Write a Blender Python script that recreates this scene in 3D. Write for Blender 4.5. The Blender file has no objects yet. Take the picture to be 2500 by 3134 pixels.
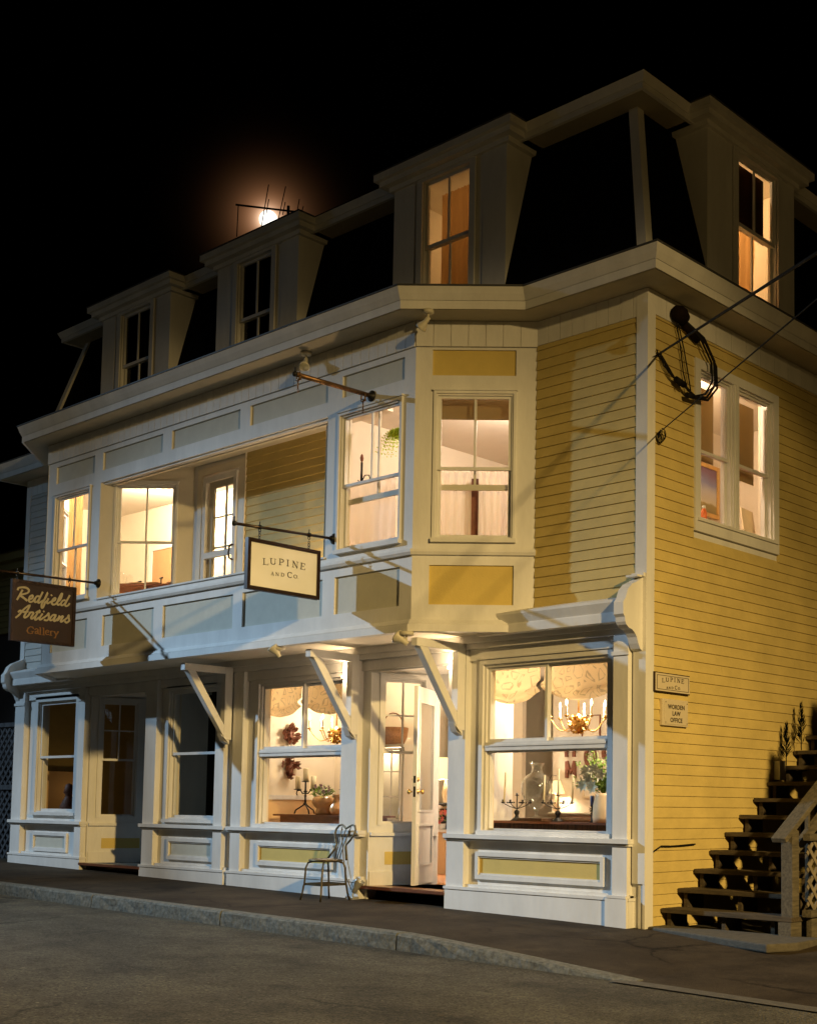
import bpy, math, random
from mathutils import Vector, Matrix
R = math.radians
random.seed(7)
SC = bpy.context.scene
COL = SC.collection

# ------------------------------------------------------------------ camera
cam_d = bpy.data.cameras.new('camera'); cam = bpy.data.objects.new('camera', cam_d); COL.objects.link(cam)
_yaw, _pit, _rol = .7137, .0768, .0113
_fw = Vector((-math.sin(_yaw)*math.cos(_pit), math.cos(_yaw)*math.cos(_pit), math.sin(_pit)))
_rt = Vector((math.cos(_yaw), math.sin(_yaw), 0)); _up = _rt.cross(_fw)
_R = _rt*math.cos(_rol)+_up*math.sin(_rol); _U = _up*math.cos(_rol)-_rt*math.sin(_rol)
_m = Matrix((_R, _U, -_fw)).transposed().to_4x4(); _m.translation = Vector((7.4086, -10.0676, 1.2269))
cam.matrix_world = _m
cam_d.sensor_fit = 'HORIZONTAL'; cam_d.sensor_width = 36; cam_d.lens = 3943.97/2500*36
cam_d.shift_x = -(1662.28-1250)/2500; cam_d.shift_y = (2160.83-1567)/2500
cam_d.clip_start = .1; cam_d.clip_end = 3000
SC.camera = cam

# ------------------------------------------------------------------ world: black night sky with the glow of moonlit air round the moon
MOON_DIR = Vector((-0.73238, 0.54090, 0.41359)).normalized()
W = bpy.data.worlds.new('World'); SC.world = W; W.use_nodes = True
nt = W.node_tree; nt.nodes.clear()
out = nt.nodes.new('ShaderNodeOutputWorld'); bg = nt.nodes.new('ShaderNodeBackground')
tc = nt.nodes.new('ShaderNodeTexCoord'); dot = nt.nodes.new('ShaderNodeVectorMath'); dot.operation = 'DOT_PRODUCT'
nrm = nt.nodes.new('ShaderNodeVectorMath'); nrm.operation = 'NORMALIZE'
dot.inputs[1].default_value = MOON_DIR
nt.links.new(tc.outputs['Generated'], nrm.inputs[0]); nt.links.new(nrm.outputs[0], dot.inputs[0])
ac = nt.nodes.new('ShaderNodeMath'); ac.operation = 'ARCCOSINE'; nt.links.new(dot.outputs['Value'], ac.inputs[0])
prev = None
for col_, amp, wd in (((1, .42, .17), 1.15, .50), ((1, .80, .58), 7.0, .155)):
    q = nt.nodes.new('ShaderNodeMath'); q.operation = 'MULTIPLY'; q.inputs[1].default_value = -1/R(wd); nt.links.new(ac.outputs[0], q.inputs[0])
    e = nt.nodes.new('ShaderNodeMath'); e.operation = 'EXPONENT'; nt.links.new(q.outputs[0], e.inputs[0])
    v = nt.nodes.new('ShaderNodeVectorMath'); v.operation = 'SCALE'; v.inputs[0].default_value = tuple(c*amp for c in col_); nt.links.new(e.outputs[0], v.inputs['Scale'])
    if prev: ad = nt.nodes.new('ShaderNodeVectorMath'); ad.operation = 'ADD'; nt.links.new(prev, ad.inputs[0]); nt.links.new(v.outputs[0], ad.inputs[1]); prev = ad.outputs[0]
    else: prev = v.outputs[0]
nt.links.new(prev, bg.inputs[0]); bg.inputs[1].default_value = 1.0
nt.links.new(bg.outputs[0], out.inputs[0])
W.cycles.sampling_method = 'NONE' if hasattr(W, 'cycles') else 'NONE'

# ------------------------------------------------------------------ the two street lights that stand out of frame, one on each side
def aim(o, target):
    o.rotation_euler = (Vector(target)-o.location).to_track_quat('-Z', 'Y').to_euler()
def street_light(name, loc, power, col, rad, axis, vert, azi=None, aim_az=0):
    """luminaire with a cut-off reflector tilted along axis: output by angle off the cut-off plane (vert) and by azimuth from its aim (azi)"""
    d = bpy.data.lights.new(name, 'POINT'); d.energy = power; d.color = col; d.shadow_soft_size = rad; d.use_nodes = True
    n = d.node_tree; em = n.nodes['Emission']; tc = n.nodes.new('ShaderNodeTexCoord')
    def curve(vec, pts, lo, hi):
        dt = n.nodes.new('ShaderNodeVectorMath'); dt.operation = 'DOT_PRODUCT'; dt.inputs[1].default_value = vec; n.links.new(tc.outputs['Normal'], dt.inputs[0])
        mr = n.nodes.new('ShaderNodeMapRange'); mr.inputs[1].default_value = lo; mr.inputs[2].default_value = hi; n.links.new(dt.outputs['Value'], mr.inputs[0])
        r = n.nodes.new('ShaderNodeValToRGB'); n.links.new(mr.outputs[0], r.inputs[0]); e = r.color_ramp.elements
        while len(e) < len(pts): e.new(.5)
        for q, (p, v) in zip(e, pts): q.position = (p-lo)/(hi-lo); q.color = (v, v, v, 1)
        return r.outputs[0]
    v = curve(axis, vert, -.2, 1.2)
    if azi:
        h = curve((math.cos(R(aim_az)), math.sin(R(aim_az)), -.45), azi, 0, 1.4)
        m = n.nodes.new('ShaderNodeMath'); m.operation = 'MULTIPLY'; n.links.new(v, m.inputs[0]); n.links.new(h, m.inputs[1]); v = m.outputs[0]
    n.links.new(v, em.inputs['Strength'])
    o = bpy.data.objects.new(name, d); COL.objects.link(o); o.location = loc; return o
street_light('street_light_cool', (-17.0, -9.0, 9.3), 19000, (.40, .59, .79), .10, (.447, 0, -.894),
    [(0, .0), (.37, .010), (.45, .045), (.53, .09), (.583, .34), (.61, .44), (.65, .52), (.675, .56), (.69, .60), (.72, .80), (.755, 1.0), (.85, .9), (1, .6)],
    [(.5, .2), (.9, .32), (1.0, .33), (1.035, .14), (1.06, .50), (1.082, .80), (1.10, 1.15), (1.3, 1.15)], 27)
street_light('street_light_warm', (17.0, -8.2, 8.4), 19500, (1.0, .68, .255), .28, (-.3, -.35, -1.0),
    [(0, .008), (.10, .012), (.147, .014), (.19, .05), (.205, .20), (.225, .19), (.25, .22), (.28, .38), (.35, .64), (.41, .90), (.5, 1), (1, .85)])

SC.render.engine = 'CYCLES'
SC.cycles.use_denoising = True
SC.cycles.max_bounces = 7; SC.cycles.diffuse_bounces = 3; SC.cycles.glossy_bounces = 3; SC.cycles.transmission_bounces = 6; SC.cycles.transparent_max_bounces = 12
SC.cycles.sample_clamp_indirect = 4
SC.cycles.caustics_reflective = False; SC.cycles.caustics_refractive = False
SC.view_settings.view_transform = 'Standard'; SC.view_settings.look = 'None'; SC.view_settings.gamma = 1; SC.view_settings.exposure = 0
SC.view_settings.use_curve_mapping = False

# ------------------------------------------------------------------ materials
def mat(name, col, rough=.6, var=.12, scale=6., metal=0., bump=0., bscale=60., emis=None, estr=0., col2=None, stretch=None, coat=0., spec=.5):
    m = bpy.data.materials.new(name); m.use_nodes = True; n = m.node_tree; p = n.nodes['Principled BSDF']
    p.inputs['Roughness'].default_value = rough; p.inputs['Metallic'].default_value = metal
    p.inputs['Specular IOR Level'].default_value = spec
    if coat: p.inputs['Coat Weight'].default_value = coat
    t = n.nodes.new('ShaderNodeTexCoord')
    src = t.outputs['Object']
    if stretch:
        mp = n.nodes.new('ShaderNodeMapping'); mp.inputs['Scale'].default_value = stretch; n.links.new(src, mp.inputs[0]); src = mp.outputs[0]
    no = n.nodes.new('ShaderNodeTexNoise'); no.inputs['Scale'].default_value = scale; no.inputs['Detail'].default_value = 6; no.inputs['Roughness'].default_value = .65
    n.links.new(src, no.inputs['Vector'])
    rp = n.nodes.new('ShaderNodeValToRGB'); n.links.new(no.outputs['Fac'], rp.inputs[0])
    c2 = col2 or tuple(min(1, c*(1+var)) for c in col); c1 = tuple(c*(1-var) for c in col) if not col2 else col
    rp.color_ramp.elements[0].position = .3; rp.color_ramp.elements[0].color = (*c1, 1)
    rp.color_ramp.elements[1].position = .7; rp.color_ramp.elements[1].color = (*c2, 1)
    n.links.new(rp.outputs[0], p.inputs['Base Color'])
    if bump:
        nb = n.nodes.new('ShaderNodeTexNoise'); nb.inputs['Scale'].default_value = bscale; nb.inputs['Detail'].default_value = 5
        n.links.new(src, nb.inputs['Vector'])
        b = n.nodes.new('ShaderNodeBump'); b.inputs['Strength'].default_value = bump; b.inputs['Distance'].default_value = .01
        n.links.new(nb.outputs['Fac'], b.inputs['Height']); n.links.new(b.outputs[0], p.inputs['Normal'])
    if emis:
        p.inputs['Emission Color'].default_value = (*emis, 1); p.inputs['Emission Strength'].default_value = estr
    return m
M = {}
M['white'] = mat('white_paint', (.72, .71, .68), .6, .11, 2.6, bump=.25, bscale=22, stretch=(1, 1, .3), spec=.3)
M['soffit_shade_paint'] = mat('soffit_shade_paint', (.42, .38, .28), .7, .1, 3.)  # soffit colour darkened: the shade under the eaves is put into it
M['cream_trim'] = mat('cream_paint', (.72, .67, .55), .55, .05, 3., bump=.1, bscale=25)
M['yellow'] = mat('yellow_clapboard_paint', (.60, .47, .17), .65, .13, 1.6, bump=.3, bscale=26, stretch=(1.2, 1.2, 1.6), spec=.25)
M['grey_clap'] = mat('pale_grey_clapboard_paint', (.55, .53, .48), .6, .08, 2.2, bump=.2, bscale=30)
M['panel_front'] = mat('pale_panel_paint', (.60, .585, .49), .7, .05, 8., bump=.5, bscale=160)
M['panel_yellow'] = mat('yellow_panel_paint', (.62, .47, .13), .7, .06, 4., bump=.2, bscale=60)
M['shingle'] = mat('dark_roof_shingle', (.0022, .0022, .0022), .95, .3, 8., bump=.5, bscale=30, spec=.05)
M['roof_metal'] = mat('dark_roof_edge', (.05, .05, .05), .5, .2)
M['asphalt'] = mat('road_asphalt', (.060, .055, .045), .85, .22, 90., bump=.9, bscale=240, spec=.1)
M['interior'] = mat('interior_cream_wall', (.76, .68, .54), .8, .04, 2.)
M['interior_low'] = mat('interior_tan_wainscot', (.62, .42, .22), .7, .05, 3.)
M['ceiling_paint'] = mat('ceiling_paint', (.78, .72, .6), .8, .03)
M['interior_unlit_tone'] = mat('interior_wall_unlit_tone', (.05, .04, .026), .8, .1)  # darkness of the unlit rooms put into the wall colour
M['wood'] = mat('varnished_wood', (.16, .055, .022), .35, .35, 9., stretch=(1, 1, 6), coat=.3)
M['floor_wood'] = mat('floor_wood', (.36, .15, .055), .35, .3, 6., stretch=(1, 8, 1))
M['old_wood'] = mat('weathered_wood', (.10, .085, .055), .85, .5, 7., bump=.6, bscale=40, stretch=(6, .7, 6))
M['stair_wood'] = mat('stair_wood', (.065, .048, .026), .9, .55, 7., bump=.6, bscale=40, stretch=(.8, 6, 6))
M['iron'] = mat('black_iron', (.012, .011, .010), .5, .3, metal=.4)
M['bronze'] = mat('rusty_bronze', (.20, .11, .05), .4, .45, 14., metal=.7)
M['gold'] = mat('gilt_metal', (.62, .36, .10), .32, .25, 20., metal=.9)
M['brass'] = mat('brass', (.75, .48, .14), .25, .1, metal=1.)
M['chair_metal'] = mat('worn_chair_metal', (.10, .08, .045), .42, .45, 10., metal=.7)
M['sign_cream'] = mat('sign_cream', (.86, .85, .78), .3, .03, 3., coat=.4)
M['plaque_cream'] = mat('plaque_cream', (.60, .52, .36), .5, .05)
M['sign_brown'] = mat('sign_brown', (.020, .006, .003), .6, .4, 4.)
M['frame_dark'] = mat('dark_gilt_frame', (.035, .018, .010), .3, .5, 20., metal=.4)
M['ink'] = mat('black_lettering', (.012, .008, .005), .5, .1)
M['tan_letter'] = mat('tan_lettering', (.42, .37, .23), .5, .1)
M['ochre_letter'] = mat('ochre_lettering', (.20, .09, .015), .5, .1)
M['candle'] = mat('candle_wax', (.85, .74, .48), .5, .03)
M['flame'] = mat('lit_bulb', (1, .9, .7), .5, 0, emis=(1, .80, .50), estr=16)
M['shade_lit'] = mat('lit_lamp_shade', (.9, .8, .5), .8, .03, emis=(1, .72, .32), estr=1.1)
M['globe_lit'] = mat('lit_ceiling_globe', (.9, .85, .7), .6, 0, emis=(1, .78, .48), estr=5)
M['lamp_white'] = mat('floodlight_housing', (.62, .58, .45), .45, .1)
M['lamp_glass'] = mat('floodlight_lens', (.35, .33, .22), .15, .3, 30.)
M['terracotta'] = mat('glazed_bowl', (.55, .30, .12), .22, .3, 5., coat=.6)
M['carved'] = mat('carved_brown_wood', (.16, .055, .03), .6, .3, 12.)
M['leaf'] = mat('green_leaf', (.19, .30, .05), .55, .35, 12.)
M['fernleaf'] = mat('fern_frond', (.26, .36, .04), .55, .3, 12.)
M['petal_white'] = mat('white_petal', (.82, .78, .58), .5, .05)
M['petal_lilac'] = mat('lilac_petal', (.60, .38, .50), .5, .1)
M['petal_pink'] = mat('pink_petal', (.62, .16, .14), .5, .2)
M['vase_cream'] = mat('ribbed_cream_vase', (.72, .55, .34), .4, .08)
M['blue'] = mat('blue_candle', (.025, .03, .12), .4, .1)
M['linen'] = mat('folded_linen', (.68, .56, .38), .8, .08, 8.)
M['wicker'] = mat('wicker', (.38, .18, .07), .7, .35, 40., bump=.8, bscale=60)
M['book_dark'] = mat('dark_striped_cloth', (.07, .035, .02), .8, .7, 3., stretch=(14, 1, .3))
M['granite'] = mat('granite', (.14, .14, .12), .85, .45, 22., bump=1., bscale=24, spec=.15)
M['concrete'] = mat('concrete', (.085, .075, .055), .9, .25, 12., bump=.7, bscale=50)
M['cable'] = mat('black_cable', (.012, .011, .009), .8, .2, spec=.1)
M['cable_grey'] = mat('grey_service_cable', (.022, .018, .012), .8, .4, 20., spec=.1)
M['conduit'] = mat('rusty_weatherhead', (.012, .007, .004), .9, .4, spec=.08)
M['fabric_dark'] = mat('brown_roller_shade', (.45, .26, .12), .8, .08)
M['art_gold'] = mat('gold_picture_frame', (.62, .38, .12), .4, .15, metal=.5)
M['orange'] = mat('orange_bottle', (.62, .14, .03), .35, .05)
M['dark_green'] = mat('dark_evergreen', (.004, .005, .002), .9, .4, spec=.05)
M['ghost'] = mat('dull_tin', (.38, .38, .36), .4, .2, metal=.3)
M['neigh'] = mat('neighbour_yellow_siding', (.22, .17, .05), .8, .1)
M['neigh_dark'] = mat('neighbour_dark_wall', (.02, .012, .008), .8, .3)
M['grey_lattice'] = mat('weathered_lattice', (.075, .072, .075), .85, .4, 12.)
M['lat_wood'] = mat('pressure_treated_lattice', (.20, .17, .12), .85, .4, 10.)

def special(name, build):
    m = bpy.data.materials.new(name); m.use_nodes = True; n = m.node_tree; n.nodes.clear()
    o = n.nodes.new('ShaderNodeOutputMaterial'); build(n, o); return m
def _glass(n, o, fac=.5):
    t = n.nodes.new('ShaderNodeBsdfTransparent'); t.inputs[0].default_value = (.96, .97, .96, 1)
    g = n.nodes.new('ShaderNodeBsdfGlossy'); g.inputs['Roughness'].default_value = .02
    f = n.nodes.new('ShaderNodeLayerWeight'); f.inputs[0].default_value = .5; pw = n.nodes.new('ShaderNodeMath'); pw.operation = 'POWER'; pw.inputs[1].default_value = 4; n.links.new(f.outputs['Facing'], pw.inputs[0])
    mm = n.nodes.new('ShaderNodeMath'); mm.operation = 'MULTIPLY_ADD'; mm.inputs[1].default_value = fac; mm.inputs[2].default_value = .05*fac*2; mm.use_clamp = True; n.links.new(pw.outputs[0], mm.inputs[0])
    x = n.nodes.new('ShaderNodeMixShader'); n.links.new(mm.outputs[0], x.inputs[0]); n.links.new(t.outputs[0], x.inputs[1]); n.links.new(g.outputs[0], x.inputs[2]); n.links.new(x.outputs[0], o.inputs[0])
M['glass'] = special('window_glass', lambda n, o: _glass(n, o, .5))
def _vglass(n, o):
    _glass(n, o, .75)
M['clear_glass'] = special('clear_vase_glass', _vglass)
def cloth(name, col, tr, pattern=False, alpha=0.):
    def b(n, o):
        d = n.nodes.new('ShaderNodeBsdfDiffuse'); t = n.nodes.new('ShaderNodeBsdfTranslucent')
        d.inputs[0].default_value = (*col, 1); t.inputs[0].default_value = (*tr, 1)
        tc = n.nodes.new('ShaderNodeTexCoord')
        if pattern:
            v = n.nodes.new('ShaderNodeTexVoronoi'); v.feature = 'DISTANCE_TO_EDGE'; v.inputs['Scale'].default_value = 7.5; n.links.new(tc.outputs['Object'], v.inputs['Vector'])
            w = n.nodes.new('ShaderNodeTexNoise'); w.inputs['Scale'].default_value = 14; n.links.new(tc.outputs['Object'], w.inputs['Vector'])
            s = n.nodes.new('ShaderNodeMath'); s.operation = 'SUBTRACT'; n.links.new(v.outputs['Distance'], s.inputs[0]); s.inputs[1].default_value = .17
            ab = n.nodes.new('ShaderNodeMath'); ab.operation = 'ABSOLUTE'; n.links.new(s.outputs[0], ab.inputs[0])
            ad = n.nodes.new('ShaderNodeMath'); ad.operation = 'MULTIPLY_ADD'; n.links.new(w.outputs['Fac'], ad.inputs[0]); ad.inputs[1].default_value = .16; n.links.new(ab.outputs[0], ad.inputs[2])
            r = n.nodes.new('ShaderNodeValToRGB'); n.links.new(ad.outputs[0], r.inputs[0])
            r.color_ramp.elements[0].position = .095; r.color_ramp.elements[0].color = (*[c*.60 for c in col], 1)
            r.color_ramp.elements[1].position = .125; r.color_ramp.elements[1].color = (*col, 1)
            n.links.new(r.outputs[0], d.inputs[0]); 
            r2 = n.nodes.new('ShaderNodeMix'); r2.data_type = 'RGBA'; r2.blend_type = 'MULTIPLY'; r2.inputs[0].default_value = 1
            n.links.new(r.outputs[0], r2.inputs[6]); r2.inputs[7].default_value = (1, .93, .8, 1); n.links.new(r2.outputs[2], t.inputs[0])
        x = n.nodes.new('ShaderNodeMixShader'); x.inputs[0].default_value = .55
        n.links.new(d.outputs[0], x.inputs[1]); n.links.new(t.outputs[0], x.inputs[2])
        if alpha:
            tp = n.nodes.new('ShaderNodeBsdfTransparent'); y = n.nodes.new('ShaderNodeMixShader'); y.inputs[0].default_value = alpha
            n.links.new(x.outputs[0], y.inputs[1]); n.links.new(tp.outputs[0], y.inputs[2]); n.links.new(y.outputs[0], o.inputs[0])
        else: n.links.new(x.outputs[0], o.inputs[0])
    return special(name, b)
M['balloon'] = cloth('leaf_print_fabric', (.80, .66, .44), (.80, .62, .36), True)
M['cafe'] = cloth('sheer_white_curtain', (.86, .80, .70), (.90, .80, .66), alpha=.12)
M['brown_shade'] = cloth('tan_shade_fabric', (.44, .36, .22), (.30, .22, .11))
M['amber_curtain'] = cloth('amber_curtain', (.40, .28, .14), (.46, .28, .12))
M['dark_blind'] = cloth('dark_blind', (.10, .06, .03), (.05, .025, .01))

M['fernleaf'] = cloth('fern_frond_leaf', (.36, .50, .06), (.50, .66, .08))
def cracks(n, tc, base, scale, amount):
    """meandering dark cracks in the paving, broken up by noise"""
    w = n.nodes.new('ShaderNodeTexNoise'); w.inputs['Scale'].default_value = 2.2; w.inputs['Detail'].default_value = 5; n.links.new(tc.outputs['Object'], w.inputs['Vector'])
    sc = n.nodes.new('ShaderNodeVectorMath'); sc.operation = 'SCALE'; sc.inputs['Scale'].default_value = .45; n.links.new(w.outputs['Color'], sc.inputs[0])
    ad = n.nodes.new('ShaderNodeVectorMath'); ad.operation = 'ADD'; n.links.new(tc.outputs['Object'], ad.inputs[0]); n.links.new(sc.outputs[0], ad.inputs[1])
    v = n.nodes.new('ShaderNodeTexVoronoi'); v.feature = 'DISTANCE_TO_EDGE'; v.inputs['Scale'].default_value = scale; n.links.new(ad.outputs[0], v.inputs['Vector'])
    r = n.nodes.new('ShaderNodeValToRGB'); n.links.new(v.outputs['Distance'], r.inputs[0]); e = r.color_ramp.elements
    e[0].position = 0; e[0].color = (amount, amount, amount, 1); e[1].position = .012; e[1].color = (1, 1, 1, 1)
    k = n.nodes.new('ShaderNodeTexNoise'); k.inputs['Scale'].default_value = .5; n.links.new(tc.outputs['Object'], k.inputs['Vector'])
    rk = n.nodes.new('ShaderNodeValToRGB'); n.links.new(k.outputs['Fac'], rk.inputs[0]); rk.color_ramp.elements[0].position = .47; rk.color_ramp.elements[1].position = .56
    m = n.nodes.new('ShaderNodeMix'); m.data_type = 'RGBA'; m.blend_type = 'MULTIPLY'; n.links.new(rk.outputs[0], m.inputs[0]); n.links.new(base, m.inputs[6]); n.links.new(r.outputs[0], m.inputs[7])
    s = n.nodes.new('ShaderNodeTexNoise'); s.inputs['Scale'].default_value = 1.7; s.inputs['Detail'].default_value = 7; s.inputs['Roughness'].default_value = .75; n.links.new(tc.outputs['Object'], s.inputs['Vector'])
    rs = n.nodes.new('ShaderNodeValToRGB'); n.links.new(s.outputs['Fac'], rs.inputs[0]); rs.color_ramp.elements[0].position = .36; rs.color_ramp.elements[0].color = (.62, .62, .62, 1); rs.color_ramp.elements[1].position = .56; rs.color_ramp.elements[1].color = (1.08, 1.08, 1.06, 1)
    m2 = n.nodes.new('ShaderNodeMix'); m2.data_type = 'RGBA'; m2.blend_type = 'MULTIPLY'; m2.inputs[0].default_value = 1; n.links.new(m.outputs[2], m2.inputs[6]); n.links.new(rs.outputs[0], m2.inputs[7])
    return m2.outputs[2]
def _sidewalk(n, o):
    p = n.nodes.new('ShaderNodeBsdfPrincipled'); tc = n.nodes.new('ShaderNodeTexCoord')
    a = n.nodes.new('ShaderNodeTexNoise'); a.inputs['Scale'].default_value = 1.1; a.inputs['Detail'].default_value = 8; n.links.new(tc.outputs['Object'], a.inputs['Vector'])
    b = n.nodes.new('ShaderNodeTexNoise'); b.inputs['Scale'].default_value = 120; b.inputs['Detail'].default_value = 3; n.links.new(tc.outputs['Object'], b.inputs['Vector'])
    ra = n.nodes.new('ShaderNodeValToRGB'); n.links.new(a.outputs['Fac'], ra.inputs[0])
    ra.color_ramp.elements[0].position = .35; ra.color_ramp.elements[0].color = (.036, .027, .018, 1); ra.color_ramp.elements[1].position = .65; ra.color_ramp.elements[1].color = (.060, .046, .031, 1)
    rb = n.nodes.new('ShaderNodeValToRGB'); n.links.new(b.outputs['Fac'], rb.inputs[0]); rb.color_ramp.elements[0].position = .3; rb.color_ramp.elements[0].color = (.65, .65, .65, 1); rb.color_ramp.elements[1].position = .7; rb.color_ramp.elements[1].color = (1.35, 1.35, 1.35, 1)
    mx = n.nodes.new('ShaderNodeMix'); mx.data_type = 'RGBA'; mx.blend_type = 'MULTIPLY'; mx.inputs[0].default_value = 1; n.links.new(ra.outputs[0], mx.inputs[6]); n.links.new(rb.outputs[0], mx.inputs[7])
    n.links.new(cracks(n, tc, mx.outputs[2], .42, .35), p.inputs['Base Color']); p.inputs['Roughness'].default_value = .85; p.inputs['Specular IOR Level'].default_value = .10
    bp = n.nodes.new('ShaderNodeBump'); bp.inputs['Strength'].default_value = .7; bp.inputs['Distance'].default_value = .008; n.links.new(b.outputs['Fac'], bp.inputs['Height']); n.links.new(bp.outputs[0], p.inputs['Normal'])
    n.links.new(p.outputs[0], o.inputs[0])
M['sidewalk'] = special('sidewalk_asphalt', _sidewalk)
def _road(n, o):
    p = n.nodes.new('ShaderNodeBsdfPrincipled'); tc = n.nodes.new('ShaderNodeTexCoord')
    a = n.nodes.new('ShaderNodeTexNoise'); a.inputs['Scale'].default_value = .7; a.inputs['Detail'].default_value = 8
    mp = n.nodes.new('ShaderNodeMapping'); mp.inputs['Scale'].default_value = (.5, 1.6, 1); n.links.new(tc.outputs['Object'], mp.inputs[0]); n.links.new(mp.outputs[0], a.inputs['Vector'])
    v = n.nodes.new('ShaderNodeTexVoronoi'); v.inputs['Scale'].default_value = 75; n.links.new(tc.outputs['Object'], v.inputs['Vector'])
    ra = n.nodes.new('ShaderNodeValToRGB'); n.links.new(a.outputs['Fac'], ra.inputs[0])
    ra.color_ramp.elements[0].position = .35; ra.color_ramp.elements[0].color = (.068, .061, .044, 1); ra.color_ramp.elements[1].position = .68; ra.color_ramp.elements[1].color = (.122, .110, .080, 1)
    rb = n.nodes.new('ShaderNodeValToRGB'); n.links.new(v.outputs['Color'], rb.inputs[0])
    rb.color_ramp.elements[0].position = .1; rb.color_ramp.elements[0].color = (.45, .45, .45, 1); rb.color_ramp.elements[1].position = .92; rb.color_ramp.elements[1].color = (1.5, 1.5, 1.5, 1)
    e = rb.color_ramp.elements.new(.97); e.color = (3., 3., 2.9, 1)
    mx = n.nodes.new('ShaderNodeMix'); mx.data_type = 'RGBA'; mx.blend_type = 'MULTIPLY'; mx.inputs[0].default_value = 1; n.links.new(ra.outputs[0], mx.inputs[6]); n.links.new(rb.outputs[0], mx.inputs[7])
    n.links.new(cracks(n, tc, mx.outputs[2], .30, .4), p.inputs['Base Color']); p.inputs['Roughness'].default_value = .8; p.inputs['Specular IOR Level'].default_value = .22
    bp = n.nodes.new('ShaderNodeBump'); bp.inputs['Strength'].default_value = 1; bp.inputs['Distance'].default_value = .012; n.links.new(v.outputs['Distance'], bp.inputs['Height']); n.links.new(bp.outputs[0], p.inputs['Normal'])
    n.links.new(p.outputs[0], o.inputs[0])
M['road'] = special('road_surface', _road)

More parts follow.
